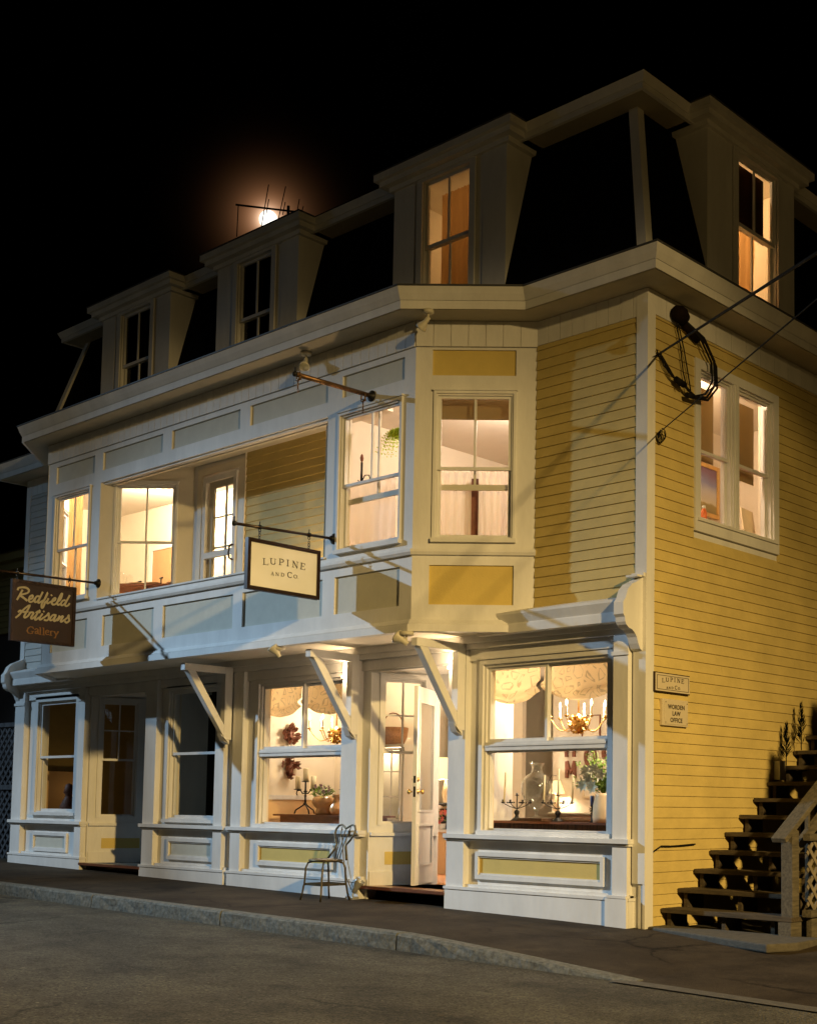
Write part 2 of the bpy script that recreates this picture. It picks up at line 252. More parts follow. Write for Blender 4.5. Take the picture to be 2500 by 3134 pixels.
# ------------------------------------------------------------------ mesh helpers
class Fr:
    def __init__(s, o, u, n): s.o = Vector(o); s.u = Vector(u).normalized(); s.n = Vector(n).normalized()
    def P(s, u, n, z): return s.o+s.u*u+s.n*n+Vector((0, 0, z))
class MB:
    def __init__(s): s.v = []; s.f = []; s.sm = []
    def hexa(s, p):  # 8 points: bottom ring 0-3, top ring 4-7
        b = len(s.v); s.v += [tuple(q) for q in p]
        for f in ((3, 2, 1, 0), (4, 5, 6, 7), (0, 1, 5, 4), (1, 2, 6, 5), (2, 3, 7, 6), (3, 0, 4, 7)): s.f.append([b+i for i in f]); s.sm.append(0)
        return s
    def box(s, x0, x1, y0, y1, z0, z1):
        return s.hexa([(x0, y0, z0), (x1, y0, z0), (x1, y1, z0), (x0, y1, z0), (x0, y0, z1), (x1, y0, z1), (x1, y1, z1), (x0, y1, z1)])
    def fb(s, F, u0, u1, n0, n1, z0, z1):
        P = F.P
        return s.hexa([P(u0, n0, z0), P(u1, n0, z0), P(u1, n1, z0), P(u0, n1, z0), P(u0, n0, z1), P(u1, n0, z1), P(u1, n1, z1), P(u0, n1, z1)])
    def bar(s, a, b, w, h, up=(0, 0, 1)):  # rectangular bar from a to b
        a = Vector(a); b = Vector(b); d = (b-a).normalized(); up = Vector(up)
        sx = d.cross(up)
        if sx.length < 1e-4: sx = d.cross(Vector((1, 0, 0)))
        sx.normalize(); sy = sx.cross(d).normalized(); sx *= w/2; sy *= h/2
        return s.hexa([a-sx-sy, a+sx-sy, b+sx-sy, b-sx-sy, a-sx+sy, a+sx+sy, b+sx+sy, b-sx+sy])
    def poly(s, pts, smooth=0):
        b = len(s.v); s.v += [tuple(q) for q in pts]; s.f.append(list(range(b, b+len(pts)))); s.sm.append(smooth); return s
    def extr(s, pts, vec):  # polygon extruded by vec
        b = len(s.v); n = len(pts); v = Vector(vec)
        s.v += [tuple(q) for q in pts]+[tuple(Vector(q)+v) for q in pts]
        s.f.append([b+i for i in range(n)][::-1]); s.f.append([b+n+i for i in range(n)]); s.sm += [0, 0]
        for i in range(n): j = (i+1) % n; s.f.append([b+i, b+j, b+n+j, b+n+i]); s.sm.append(0)
        return s
    def prism(s, poly2, z0, z1): return s.extr([(x, y, z0) for x, y in poly2], (0, 0, z1-z0))
    def tube(s, pts, r, seg=8, cap=True):
        pts = [Vector(p) for p in pts]; n = len(pts); rr = r if isinstance(r, (list, tuple)) else [r]*n
        b = len(s.v); ref = None
        for i, p in enumerate(pts):
            d = (pts[min(i+1, n-1)]-pts[max(i-1, 0)]).normalized()
            if ref is None: ref = d.orthogonal().normalized()
            ref = (ref-d*ref.dot(d)); ref = ref.normalized() if ref.length > 1e-5 else d.orthogonal().normalized()
            q = d.cross(ref)
            for k in range(seg):
                a = 2*math.pi*k/seg; s.v.append(tuple(p+(ref*math.cos(a)+q*math.sin(a))*rr[i]))
        for i in range(n-1):
            for k in range(seg):
                k2 = (k+1) % seg; s.f.append([b+i*seg+k, b+i*seg+k2, b+(i+1)*seg+k2, b+(i+1)*seg+k]); s.sm.append(1)
        if cap:
            s.f.append([b+k for k in range(seg)][::-1]); s.f.append([b+(n-1)*seg+k for k in range(seg)]); s.sm += [0, 0]
        return s
    def lathe(s, prof, c, seg=20, rib=0, nrib=0, axis=None):
        b = len(s.v); c = Vector(c); n = len(prof)
        Q = axis.to_track_quat('Z', 'Y') if axis is not None else None
        for r, z in prof:
            for k in range(seg):
                a = 2*math.pi*k/seg; rr = r*(1+rib*math.cos(nrib*a)) if rib else r
                p = Vector((rr*math.cos(a), rr*math.sin(a), z))
                if Q: p = Q @ p
                s.v.append(tuple(c+p))
        for i in range(n-1):
            for k in range(seg):
                k2 = (k+1) % seg; s.f.append([b+i*seg+k, b+i*seg+k2, b+(i+1)*seg+k2, b+(i+1)*seg+k]); s.sm.append(1)
        return s
    def leaf(s, p, d, l, w, nrm=None):  # pointed quad leaf
        p = Vector(p); d = Vector(d).normalized(); sd = d.cross(Vector(nrm) if nrm else Vector((random.uniform(-1, 1), random.uniform(-1, 1), random.uniform(-1, 1))))
        if sd.length < 1e-3: sd = d.orthogonal()
        sd.normalize(); b = d.cross(sd)*l*.12
        return s.poly([p, p+d*l*.45+sd*w/2+b, p+d*l, p+d*l*.45-sd*w/2+b])
    def ribbon(s, pts, w, F3, th=.004, wf=None):  # flat stroke; F3(a,b,n)->Vector from 2D
        pts = [Vector((a, b)) for a, b in pts]; L = []; Rr = []
        if len(pts) == 2 and (pts[1]-pts[0]).length < 1e-6: return s
        ext = w*.25
        n = len(pts)
        for i, p in enumerate(pts):
            d = (pts[min(i+1, n-1)]-pts[max(i-1, 0)]).normalized(); q = Vector((-d.y, d.x)); ww = (wf(d) if wf else w)/2
            if i == 0: p = p-d*ext
            if i == n-1: p = p+d*ext
            L.append(p+q*ww); Rr.append(p-q*ww)
        s.rk = getattr(s, 'rk', 0)+1; e0 = th+.00012*(s.rk % 9); b = len(s.v)
        for i in range(n):
            t = e0+i*.00002
            s.v += [tuple(F3(L[i].x, L[i].y, 0)), tuple(F3(L[i].x, L[i].y, t)), tuple(F3(Rr[i].x, Rr[i].y, t)), tuple(F3(Rr[i].x, Rr[i].y, 0))]
        for i in range(n-1):
            c = b+4*i
            for k in range(3): s.f.append([c+k, c+k+1, c+4+k+1, c+4+k]); s.sm.append(0)
        s.f.append([b, b+1, b+2, b+3]); s.f.append([b+4*n-1, b+4*n-2, b+4*n-3, b+4*n-4]); s.sm += [0, 0]
        return s
    def build(s, name, m, parent=None, bevel=0):
        me = bpy.data.meshes.new(name); me.from_pydata(s.v, [], s.f); me.update()
        me.materials.append(M[m] if isinstance(m, str) else m)
        me.polygons.foreach_set('use_smooth', [bool(x) for x in s.sm])
        o = bpy.data.objects.new(name, me); COL.objects.link(o)
        import bmesh
        bm = bmesh.new(); bm.from_mesh(me); bmesh.ops.recalc_face_normals(bm, faces=bm.faces); bm.to_mesh(me); bm.free()
        if parent is not None:
            o.parent = parent; o.matrix_parent_inverse = pinv(parent)
        if bevel:
            b = o.modifiers.new('bevel', 'BEVEL'); b.width = bevel; b.segments = 2; b.limit_method = 'ANGLE'
        return o
def wmat(o):
    m = Matrix.LocRotScale(o.location, o.rotation_euler, o.scale)
    return wmat(o.parent) @ o.matrix_parent_inverse @ m if o.parent else m
def pinv(p): return wmat(p).inverted()
def tag(o, label, cat, group=None, kind=None):
    if label: o['label'] = label
    if cat: o['category'] = cat
    if group: o['group'] = group
    if kind: o['kind'] = kind
    return o
def empty(name, loc, label, cat, group=None):
    o = bpy.data.objects.new(name, None); COL.objects.link(o); o.location = loc; o.empty_display_size = .2
    return tag(o, label, cat, group)
def struct(o): o['kind'] = 'structure'; return o
SCRIPT_W = [[(-1.993,3.945),(-1.986,3.969),(-1.938,3.985),(-1.884,3.987),(-1.847,3.967),(-1.843,3.946),(-1.859,3.923),(-1.907,3.901),(-1.966,3.883)],[(-1.931,3.948),(-1.961,3.889),(-1.997,3.816)],[(-1.961,3.878),(-1.911,3.850),(-1.863,3.820)],[(-1.828,3.843),(-1.796,3.857),(-1.785,3.888),(-1.803,3.896),(-1.829,3.869),(-1.836,3.826),(-1.816,3.807),(-1.783,3.822),(-1.763,3.851)],[(-1.698,3.897),(-1.731,3.892),(-1.756,3.852),(-1.756,3.820),(-1.734,3.818),(-1.702,3.854),(-1.650,3.964),(-1.707,3.832),(-1.695,3.812),(-1.662,3.837),(-1.619,3.870),(-1.581,3.965),(-1.624,3.864),(-1.658,3.801),(-1.656,3.753),(-1.637,3.761),(-1.612,3.828),(-1.585,3.853)],[(-1.569,3.884),(-1.587,3.836),(-1.572,3.820),(-1.534,3.848)],[(-1.529,3.932),(-1.526,3.936)],[(-1.512,3.851),(-1.479,3.872),(-1.469,3.900),(-1.491,3.897),(-1.515,3.862),(-1.519,3.829),(-1.499,3.813),(-1.465,3.825),(-1.439,3.861)],[(-1.449,3.849),(-1.400,3.892),(-1.376,3.971),(-1.392,3.966),(-1.428,3.889),(-1.441,3.839),(-1.425,3.817),(-1.392,3.840)],[(-1.332,3.893),(-1.365,3.881),(-1.389,3.840),(-1.374,3.818),(-1.346,3.835),(-1.319,3.870),(-1.266,3.969),(-1.327,3.848),(-1.317,3.817),(-1.289,3.826),(-1.267,3.855)],[(-2.004,3.579),(-1.960,3.621),(-1.899,3.702),(-1.822,3.764),(-1.864,3.669),(-1.892,3.608),(-1.877,3.594),(-1.840,3.620),(-1.810,3.671)],[(-1.972,3.656),(-1.952,3.677),(-1.902,3.665),(-1.843,3.677)],[(-1.820,3.659),(-1.799,3.672),(-1.766,3.665),(-1.796,3.609),(-1.784,3.589),(-1.742,3.626)],[(-1.682,3.713),(-1.721,3.655),(-1.743,3.599),(-1.729,3.582),(-1.692,3.616)],[(-1.733,3.675),(-1.706,3.696),(-1.678,3.687)],[(-1.644,3.669),(-1.680,3.612),(-1.668,3.590),(-1.625,3.624)],[(-1.628,3.702),(-1.623,3.707)],[(-1.620,3.624),(-1.577,3.662),(-1.558,3.690),(-1.554,3.659),(-1.552,3.622),(-1.574,3.593),(-1.613,3.593)],[(-1.459,3.676),(-1.498,3.671),(-1.535,3.618),(-1.523,3.598),(-1.490,3.618),(-1.453,3.676),(-1.479,3.614),(-1.467,3.594),(-1.434,3.625)],[(-1.402,3.672),(-1.430,3.604),(-1.384,3.658),(-1.351,3.672),(-1.382,3.609),(-1.368,3.598),(-1.332,3.626)],[(-1.332,3.626),(-1.287,3.664),(-1.272,3.698),(-1.270,3.660),(-1.263,3.623),(-1.296,3.593),(-1.322,3.608)],[(-1.296,3.593),(-1.257,3.624)]]
SCRIPT_G = [[(-1.759,3.460),(-1.768,3.480),(-1.801,3.482),(-1.833,3.457),(-1.843,3.424),(-1.828,3.397),(-1.797,3.390),(-1.768,3.401),(-1.769,3.425)],[(-1.788,3.424),(-1.752,3.425)],[(-1.740,3.449),(-1.718,3.467),(-1.696,3.457),(-1.694,3.414),(-1.685,3.399)],[(-1.698,3.438),(-1.730,3.421),(-1.732,3.402),(-1.715,3.399),(-1.697,3.414)],[(-1.678,3.485),(-1.665,3.489),(-1.663,3.397)],[(-1.675,3.394),(-1.648,3.394)],[(-1.631,3.485),(-1.618,3.489),(-1.615,3.396)],[(-1.629,3.393),(-1.600,3.394)],[(-1.586,3.437),(-1.544,3.436),(-1.548,3.457),(-1.568,3.463),(-1.587,3.447),(-1.589,3.421),(-1.571,3.401),(-1.540,3.407)],[(-1.528,3.453),(-1.516,3.455),(-1.515,3.399)],[(-1.517,3.439),(-1.500,3.457),(-1.486,3.456)],[(-1.529,3.398),(-1.499,3.397)],[(-1.469,3.455),(-1.439,3.415)],[(-1.410,3.459),(-1.439,3.410),(-1.452,3.371),(-1.468,3.369)],[(-1.478,3.454),(-1.455,3.454)],[(-1.424,3.457),(-1.404,3.458)]]
# ================================================================== THE SETTING
D = -.843
def zwalk(x): return .06-.014*x if x < 0 else .06-.016*x
def zroad(x): return -.075-.014*x
def zkerb(x):
    if x < -1: return .075-.0125*x
    t = min(1, max(0, (x+1)/2.55)); t = t**1.15; return (1-t)*.0875+t*(zroad(1.55)+.015)
def yedge(x):
    if x < -1: return -2.25
    if x < 1.6: return -2.25
    return -2.25-(x-1.6)*.03
m = MB()
xs = [-60, -30, -20, -15]+[-13+.5*i for i in range(31)]+[1.54, 1.56, 1.9]+[2.5+.5*i for i in range(12)]+[12, 20, 40]
xs = sorted(set(xs))
rows = [0, .25, .5, .75, 1]
for i in range(len(xs)-1):
    for j in range(4):
        q = []
        for x, t in ((xs[i], rows[j]), (xs[i+1], rows[j]), (xs[i+1], rows[j+1]), (xs[i], rows[j+1])):
            ye = yedge(x)+.14 if x < 1.55 else yedge(x)
            ze = zkerb(x)-.014 if x < 1.55 else zroad(x)+.006
            za = zwalk(x); q.append((x, 3.0*(1-t)*0+(0.35)*(1-t)+ye*t, za*(1-t)+ze*t))
        m.poly(q, 1)
struct(m.build('sidewalk', 'sidewalk'))
m = MB()
for x0, x1 in ((-90, -30), (-30, 0), (0, 20), (20, 90)):
    m.poly([(x0, -60, zroad(x0)), (x1, -60, zroad(x1)), (x1, -1.9, zroad(x1)), (x0, -1.9, zroad(x0))])
struct(m.build('road', 'road'))
m = MB()
for x0, x1 in ((-90, 0), (0, 90)):
    m.poly([(x0, .34, zwalk(x0)-.02), (x1, .34, zwalk(x1)-.02), (x1, 90, zwalk(x1)-.02), (x0, 90, zwalk(x0)-.02)])
struct(m.build('ground', 'asphalt'))
# pale worn strip where the sidewalk meets the road right of the kerb
m = MB(); P0 = [1.4+.5*i for i in range(12)]
for a, b in zip(P0, P0[1:]):
    m.poly([(a, yedge(a)-.10, zroad(a)+.012), (b, yedge(b)-.10, zroad(b)+.012), (b, yedge(b)+.06, zroad(b)+.014), (a, yedge(a)+.06, zroad(a)+.014)])
struct(m.build('road_seam', M['concrete']))
# granite kerb: rough-faced blocks with joints
rk = random.Random(3)
m = MB(); joints = [-24, -21.5, -18.9, -16.3, -13.8, -11.2, -8.7, -6.1, -3.63, -1.03, 1.55]
for a, b in zip(joints, joints[1:]):
    a += .012; b -= .012; n = 14; b0 = len(m.v)
    for i in range(n+1):
        x = a+(b-a)*i/n; ye = yedge(x); zt = zkerb(x); zb = zroad(x)-.05; jt = lambda k=.008: rk.uniform(-k, k)
        m.v += [(x, ye+.15, zb), (x, ye+.15, zt), (x, ye+.012+jt(.004), zt+jt(.003)), (x, ye-.004+jt(), zt-.02+jt(.004)), (x, ye-.01+jt(), zt*.5+zb*.5), (x, ye-.012+jt(), zb)]
    for i in range(n):
        for k in range(5): m.f.append([b0+i*6+k, b0+i*6+k+1, b0+(i+1)*6+k+1, b0+(i+1)*6+k]); m.sm.append(0)
    m.f.append([b0+k for k in range(6)]); m.f.append([b0+n*6+k for k in range(6)]); m.sm += [0, 0]
struct(m.build('kerb', 'granite'))
m = MB(); m.extr([(0.02, .30, .0), (1.74, .30, .0), (1.78, -.20, .0), (1.66, -.52, .0), (1.0, -.30, .0), (.02, .02, .0)], (0, 0, .075))
struct(m.build('concrete_pad', 'concrete', bevel=.015))

# moon
mm = MB(); mm.lathe([(math.sin(t)*5.8, -math.cos(t)*5.8) for t in [math.pi*i/14 for i in range(15)]], Vector((7.4086, -10.0676, 1.2269))+MOON_DIR*900, 24)
M['moon'] = mat('moon_surface', (1, .95, .85), 1, 0, emis=(1, .93, .84), estr=2.2)
tag(mm.build('moon', 'moon'), 'bright white moon low over the roof, behind the aerial', 'moon')

# ================================================================== THE BUILDING
B = empty('corner_building', (-6.2, 3, 0), 'three storey clapboard shop building with bay windows and dark mansard roof', 'building')
FF = Fr((0, 0, 0), (1, 0, 0), (0, -1, 0)); BF = Fr((0, D, 0), (1, 0, 0), (0, -1, 0)); SF = Fr((0, 0, 0), (0, 1, 0), (1, 0, 0))
RC = Fr((-2.43, D, 0), (.99, .843, 0), (.843, -.99, 0)); LCI = Fr((-8.71, D, 0), (.99, .843, 0), (.843, -.99, 0))
LC = Fr((-11.14, 0, 0), (.98, -.843, 0), (-.843, -.98, 0)); RCI = Fr((-4.85, 0, 0), (.99, -.843, 0), (-.843, -.99, 0))
CL = 1.30
def wall(m, F, u0, u1, z0, z1, ops, n0, n1):
    us = sorted({u0, u1, *[o[0] for o in ops], *[o[1] for o in ops]}); zs = sorted({z0, z1, *[o[2] for o in ops], *[o[3] for o in ops]})
    for ua, ub in zip(us, us[1:]):
        if ua < u0 or ub > u1: continue
        run = None
        for za, zb in zip(zs, zs[1:]):
            if za < z0 or zb > z1: continue
            hole = any(o[0] <= ua+1e-6 and o[1] >= ub-1e-6 and o[2] <= za+1e-6 and o[3] >= zb-1e-6 for o in ops)
            if hole:
                if run: m.fb(F, ua, ub, n0, n1, run[0], run[1]); run = None
            else: run = (run[0], zb) if run else (za, zb)
        if run: m.fb(F, ua, ub, n0, n1, run[0], run[1])
    return m
def clap(F, u0, u1, z0, z1, ops, exp=.106, name='clapboard_siding', n=.0, mt='yellow'):
    m = MB(); z = z0; rr = random.Random(int(u0*100+z0*10))
    while z < z1-.01:
        zt = min(z+exp, z1); segs = [(u0, u1)]
        for o in ops:
            if o[2] < zt-.02 and o[3] > z+.02:
                ns = []
                for a, b in segs:
                    if o[1] <= a or o[0] >= b: ns.append((a, b)); continue
                    if o[0] > a: ns.append((a, o[0]))
                    if o[1] < b: ns.append((o[1], b))
                segs = ns
        for a, b in segs:
            cuts = [a]; c = a+rr.uniform(1.2, 3.4)
            while c < b-.6: cuts.append(c); c += rr.uniform(2.2, 4)
            cuts.append(b)
            for c0, c1 in zip(cuts, cuts[1:]):
                j = rr.uniform(-.0015, .0015); g = .0012 if c1 < b else 0
                P = F.P
                m.hexa([P(c0, n+.0, z+j), P(c1-g, n+.0, z+j), P(c1-g, n+.021, z+j), P(c0, n+.021, z+j), P(c0, n+.0, zt+.012), P(c1-g, n+.0, zt+.012), P(c1-g, n+.006, zt+.012), P(c0, n+.006, zt+.012)])
        z += exp
    return m.build(name, mt, B)
def boards(F, u0, u1, z0, z1, w, name='frieze_board'):
    m = MB(); m.fb(F, u0, u1, 0, .008, z0, z1); k = max(1, round((u1-u0)/w)); ww = (u1-u0)/k
    for i in range(k): m.fb(F, u0+i*ww+.004, u0+(i+1)*ww-.004, .008, .020, z0+.002, z1)
    return m.build(name, 'white', B)
def window(F, u0, u1, z0, z1, n=0., cas=.06, proud=.03, rail=None, top=1, bot=1, name='window', dep=.10, fr=.045, sill=True, mt='white', upz=None, parent=None, lowm='glass', sash=True):
    """double hung window: casing + frame, sashes, panes"""
    m = MB(); rail = rail or (z0+z1)/2
    if cas:
        m.fb(F, u0-cas, u0, n, n+proud, z0-.0, z1+cas); m.fb(F, u1, u1+cas, n, n+proud, z0-.0, z1+cas); m.fb(F, u0, u1, n, n+proud, z1, z1+cas)
        m.fb(F, u0-cas-.012, u1+cas+.012, n, n+proud+.014, z1+cas, z1+cas+.018)
    if sill: m.fb(F, u0-cas-.01, u1+cas+.01, n-.02, n+proud+.025, z0-.045, z0)
    j = .018
    m.fb(F, u0, u0+j, n-dep, n+.002, z0, z1); m.fb(F, u1-j, u1, n-dep, n+.002, z0, z1); m.fb(F, u0+j, u1-j, n-dep, n+.002, z1-j, z1); m.fb(F, u0+j, u1-j, n-dep, n-.002, z0, z0+j)
    w = m.build(name, mt, parent or B)
    if not sash: return w
    a, b = u0+j, u1-j
    def sashf(za, zb, nn, lights, nm):
        s = MB(); t = .03
        s.fb(F, a, a+fr, nn-t, nn, za, zb); s.fb(F, b-fr, b, nn-t, nn, za, zb); s.fb(F, a+fr, b-fr, nn-t, nn, zb-fr*.8, zb); s.fb(F, a+fr, b-fr, nn-t, nn, za, za+fr*.9)
        for i in range(1, lights): c = a+(b-a)*i/lights; s.fb(F, c-.010, c+.010, nn-t+.004, nn-.004, za+fr*.9, zb-fr*.8)
        so = s.build('sash', mt, w)
        g = MB(); g.poly([F.P(a+.01, nn-t/2, za+.01), F.P(b-.01, nn-t/2, za+.01), F.P(b-.01, nn-t/2, zb-.01), F.P(a+.01, nn-t/2, zb-.01)]); g.build('pane', lowm, w)
    sashf(rail-.018, z1-j, n-.022, top, 'upper'); sashf(z0+j, rail+.018, n-.056, bot, 'lower')
    return w

# ---------------- ground storey front wall, with shop windows and two recessed doorways
ops = [(-10.2, -8.62, .0, 2.76), (-3.98, -2.62, .0, 2.76), (-11.74, -10.60, 1.03, 2.74), (-8.12, -6.98, .98, 2.74), (-6.10, -4.44, .95, 2.73), (-2.15, -.44, .95, 2.73)]
m = MB(); wall(m, FF, -12.38, -.02, -.1, 3.05, ops, -.14, 0); m.build('storefront_wall', 'white', B)
m = MB(); wall(m, FF, -12.28, -.16, .22, 3.05, ops, -.17, -.142); m.build('inner_wall_lining', 'interior', B)
# pilasters
for a, b in ((-12.36, -12.06), (-10.42, -10.24), (-8.60, -8.33), (-6.93, -6.74), (-6.55, -6.34), (-4.40, -4.12), (-2.61, -2.35), (-.33, -.15)):
    m = MB(); m.fb(FF, a, b, 0, .085, zwalk(a)-.03, 2.90)
    m.fb(FF, a-.02, b+.02, .085, .115, .86, .935) if 0 else None
    m.fb(FF, a-.015, b+.015, .085, .10, 2.70, 2.74)
    m.build('pilaster', 'white', B)
# architrave along the top of the storefront
m = MB(); m.fb(FF, -12.38, -.14, 0, .088, 2.905, 3.045); m.fb(FF, -12.38, -.14, .088, .12, 2.965, 3.045); m.fb(FF, -12.38, -.14, 0, .03, 2.78, 2.902); m.build('architrave', 'white', B)
# sill bands, base boards and raised panels between openings
def apron(a, b, pa, pb, mt, zs=.905):
    m = MB(); m.fb(FF, a, b, 0, .125, zs-.045, zs); m.fb(FF, a+.01, b-.01, 0, .10, zs-.07, zs-.047); m.build('sill_band', 'white', B)
    zb = .34 if a > -9 else .385
    m = MB(); m.fb(FF, a, b, 0, .105, zb-.03, zb); m.fb(FF, a+.01, b-.01, 0, .095, zwalk((a+b)/2)-.06, zb-.032); 
    m.fb(FF, a+.02, b-.02, 0, .055, zb, zb+.03); m.build('base_board', 'white', B)
    m = MB(); z0, z1 = .475, .675; t = .045
    m.fb(FF, pa-t, pb+t, 0, .035, z1, z1+t); m.fb(FF, pa-t, pb+t, 0, .035, z0-t, z0); m.fb(FF, pa-t, pa, 0, .035, z0, z1); m.fb(FF, pb, pb+t, 0, .035, z0, z1)
    t = .018; m.fb(FF, pa, pb, 0, .02, z1-t, z1-.001); m.fb(FF, pa, pb, 0, .02, z0+.001, z0+t)
    m.build('panel_moulding', 'white', B)
    m = MB(); m.fb(FF, pa, pb, 0, .006, z0+t, z1-t); m.build('apron_panel', mt, B)
apron(-12.40, -10.21, -11.72, -10.78, 'panel_front')
apron(-8.64, -6.66, -8.02, -7.04, 'panel_front')
apron(-6.60, -4.02, -6.02, -4.62, 'panel_yellow')
apron(-2.63, -.11, -2.18, -.52, 'panel_yellow')
m = MB(); m.fb(FF, -.385, -.125, .0, .125, -.02, .335); m.fb(FF, -.36, -.13, .0, .13, .335, .36); m.build('plinth_block', 'white', B)
# shop windows: sliding pair over a fixed light
def shopwin(u0, u1, z0, z1, mid=1.855, double=True):
    m = MB(); c = .055
    m.fb(FF, u0-c, u0, 0, .03, z0, z1+c); m.fb(FF, u1, u1+c, 0, .03, z0, z1+c); m.fb(FF, u0, u1, 0, .03, z1, z1+c); m.fb(FF, u0-c-.01, u1+c+.01, 0, .045, z1+c, z1+c+.02)
    m.fb(FF, u0-.05, u1+.05, -.10, .06, z0-.05, z0)
    for a, b in ((u0, u0+.03), (u1-.03, u1)): m.fb(FF, a, b, -.12, .002, z0, z1)
    m.fb(FF, u0+.03, u1-.03, -.12, .002, z1-.03, z1)
    m.fb(FF, u0+.03, u1-.03, -.12, .012, mid-.055, mid+.035); m.fb(FF, u0+.03, u1-.03, -.12, .022, mid-.012, mid+.010)
    w = m.build('shop_window', 'white', B); a, b = u0+.03, u1-.03; h = (a+b)/2
    def s(a, b, za, zb, n, f):
        q = MB(); q.fb(FF, a, a+f, n-.03, n, za, zb); q.fb(FF, b-f, b, n-.03, n, za, zb); q.fb(FF, a+f, b-f, n-.03, n, zb-f, zb); q.fb(FF, a+f, b-f, n-.03, n, za, za+f); q.build('sash', 'white', w)
        g = MB(); g.poly([FF.P(a+.01, n-.015, za+.01), FF.P(b-.01, n-.015, za+.01), FF.P(b-.01, n-.015, zb-.01), FF.P(a+.01, n-.015, zb-.01)]); g.build('pane', 'glass', w)
    if double: s(a, h+.02, mid+.035, z1-.03, -.025, .035); s(h-.02, b, mid+.035, z1-.03, -.062, .035)
    else: s(a, b, mid+.035, z1-.03, -.03, .035)
    s(a, b, z0, mid-.055, -.045, .022)
    return w
shopwin(-2.15, -.44, .95, 2.73); shopwin(-6.10, -4.44, .95, 2.73)
window(FF, -11.74, -10.60, 1.03, 2.74, rail=1.88, cas=.08, fr=.04, name='dark_window')
window(FF, -8.12, -6.98, .98, 2.74, rail=1.87, cas=.06, fr=.04, name='dark_window')

# recessed doorways: canted window wall, back wall with door
def recess(x0, x1, lit):
    A = (x0, .02); Fc = Fr((x0, .02, 0), (.32, .78, 0), (.78, -.32, 0)); L = .84; fz = .27 if lit else .30
    m = MB(); wall(m, Fc, 0, L, fz, 2.86, [(.13, .66, .97, 2.70)], -.08, 0); m.build('doorway_side_wall', 'white', B)
    m = MB(); wall(m, Fc, 0, L, fz, 2.86, [(.13, .66, .97, 2.70)], -.10, -.082); m.build('inner_wall_lining', 'interior' if lit else 'interior_unlit_tone', B)
    m = MB(); m.fb(Fc, .0, L, 0, .05, .845, .885); m.build('sill_band', 'white', B)
    m = MB(); m.fb(Fc, .0, L, 0, .02, fz, fz+.16); m.build('base_board', 'white', B)
    m = MB(); m.fb(Fc, .19, .74, 0, .006, .51, .66); m.build('apron_panel', 'panel_yellow', B)
    w = window(Fc, .13, .66, .97, 2.70, rail=1.83, cas=.04, proud=.02, top=2, fr=.028, name='doorway_window', dep=.08, sill=False)
    mt = MB(); mt.fb(Fc, .17, .62, -.05, -.03, 2.255, 2.275); mt.build('muntin', 'white', w)
    # floor, ceiling, right side wall, threshold
    m = MB(); m.prism([(x0, -.02), (x1, -.02), (x1, .80), (x0+.32, .80)], fz-.04, fz); m.build('doorway_floor', 'floor_wood' if lit else 'concrete', B)
    m = MB(); m.box(x0-.04, x1, -.10, -.021, fz-.03, fz+.004); m.build('threshold', 'wood', B)
    m = MB(); m.prism([(x0-.01, .0), (x1+.01, .0), (x1+.01, 1.0), (x0+.36, 1.0)], 2.78, 2.86); m.build('doorway_ceiling', 'white', B)
    m = MB(); m.box(x1, x1+.06, 0.002, .92, fz, 2.80); m.build('doorway_side_wall', 'white', B)
    dx0, dx1 = x0+.30, x1-.12
    m = MB(); m.box(x0+.20, dx0-.03, .80, .83, fz, 2.80); m.box(dx1+.03, x1, .80, .83, fz, 2.80); m.box(dx0-.03, dx1+.03, .80, .83, 2.62, 2.80)
    m.box(dx0-.03, dx0, .79, .84, fz, 2.62); m.box(dx1, dx1+.03, .79, .84, fz, 2.62); m.box(dx0, dx1, .79, .84, 2.585, 2.62); m.build('doorway_back_wall', 'white', B)
    return dx0, dx1, fz
def door(F, w, z0, z1, mt='white', name='shop_door', glass=True):
    m = MB(); t = .045; s = .10; gz0, gz1 = z0+.84, z1-.17
    m.fb(F, 0, s, -t, 0, z0, z1); m.fb(F, w-s, w, -t, 0, z0, z1); m.fb(F, s, w-s, -t, 0, gz1, z1); m.fb(F, s, w-s, -t, 0, gz0-.16, gz0); m.fb(F, s, w-s, -t, 0, z0, z0+.22)
    m.fb(F, s, w-s, -t+.012, -.014, z0+.22, gz0-.16)
    for k in (0, 1):
        n0, n1 = ((0, .010), (-t-.010, -t))[k]
        for za, zb in ((gz0, gz1), (z0+.22, gz0-.16)):
            m.fb(F, s-.02, s+.012, n0, n1, za-.01, zb+.01); m.fb(F, w-s-.012, w-s+.02, n0, n1, za-.01, zb+.01); m.fb(F, s+.012, w-s-.012, n0, n1, zb-.014, zb+.012); m.fb(F, s+.012, w-s-.012, n0, n1, za-.012, za+.014)
    d = m.build(name, mt, B)
    g = MB(); g.poly([F.P(s, -t/2, gz0), F.P(w-s, -t/2, gz0), F.P(w-s, -t/2, gz1), F.P(s, -t/2, gz1)]); g.build('pane', 'glass', d)
    h = MB()
    for sg in (1, -1):
        n = 0 if sg == 1 else -t; ax = F.n*sg; c = F.P(.052, n, z0+1.06)
        h.lathe([(.028, 0), (.028, .006), (.010, .012), (.010, .035), (.026, .045), (.030, .058), (.022, .072), (0, .076)], c, 14, axis=ax)
        c = F.P(.052, n, z0+1.20); h.lathe([(.026, 0), (.026, .008), (.014, .018), (0, .02)], c, 14, axis=ax)
    h.build('door_knob', 'brass', d)
    h = MB(); h.fb(F, -.002, .0, -t+.01, -.01, z0+1.0, z0+1.12); h.fb(F, -.002, .0, -t+.01, -.01, z0+1.16, z0+1.24); h.build('lock_plate', 'iron', d)
    return d
dx0, dx1, fz = recess(-3.98, -2.62, True)
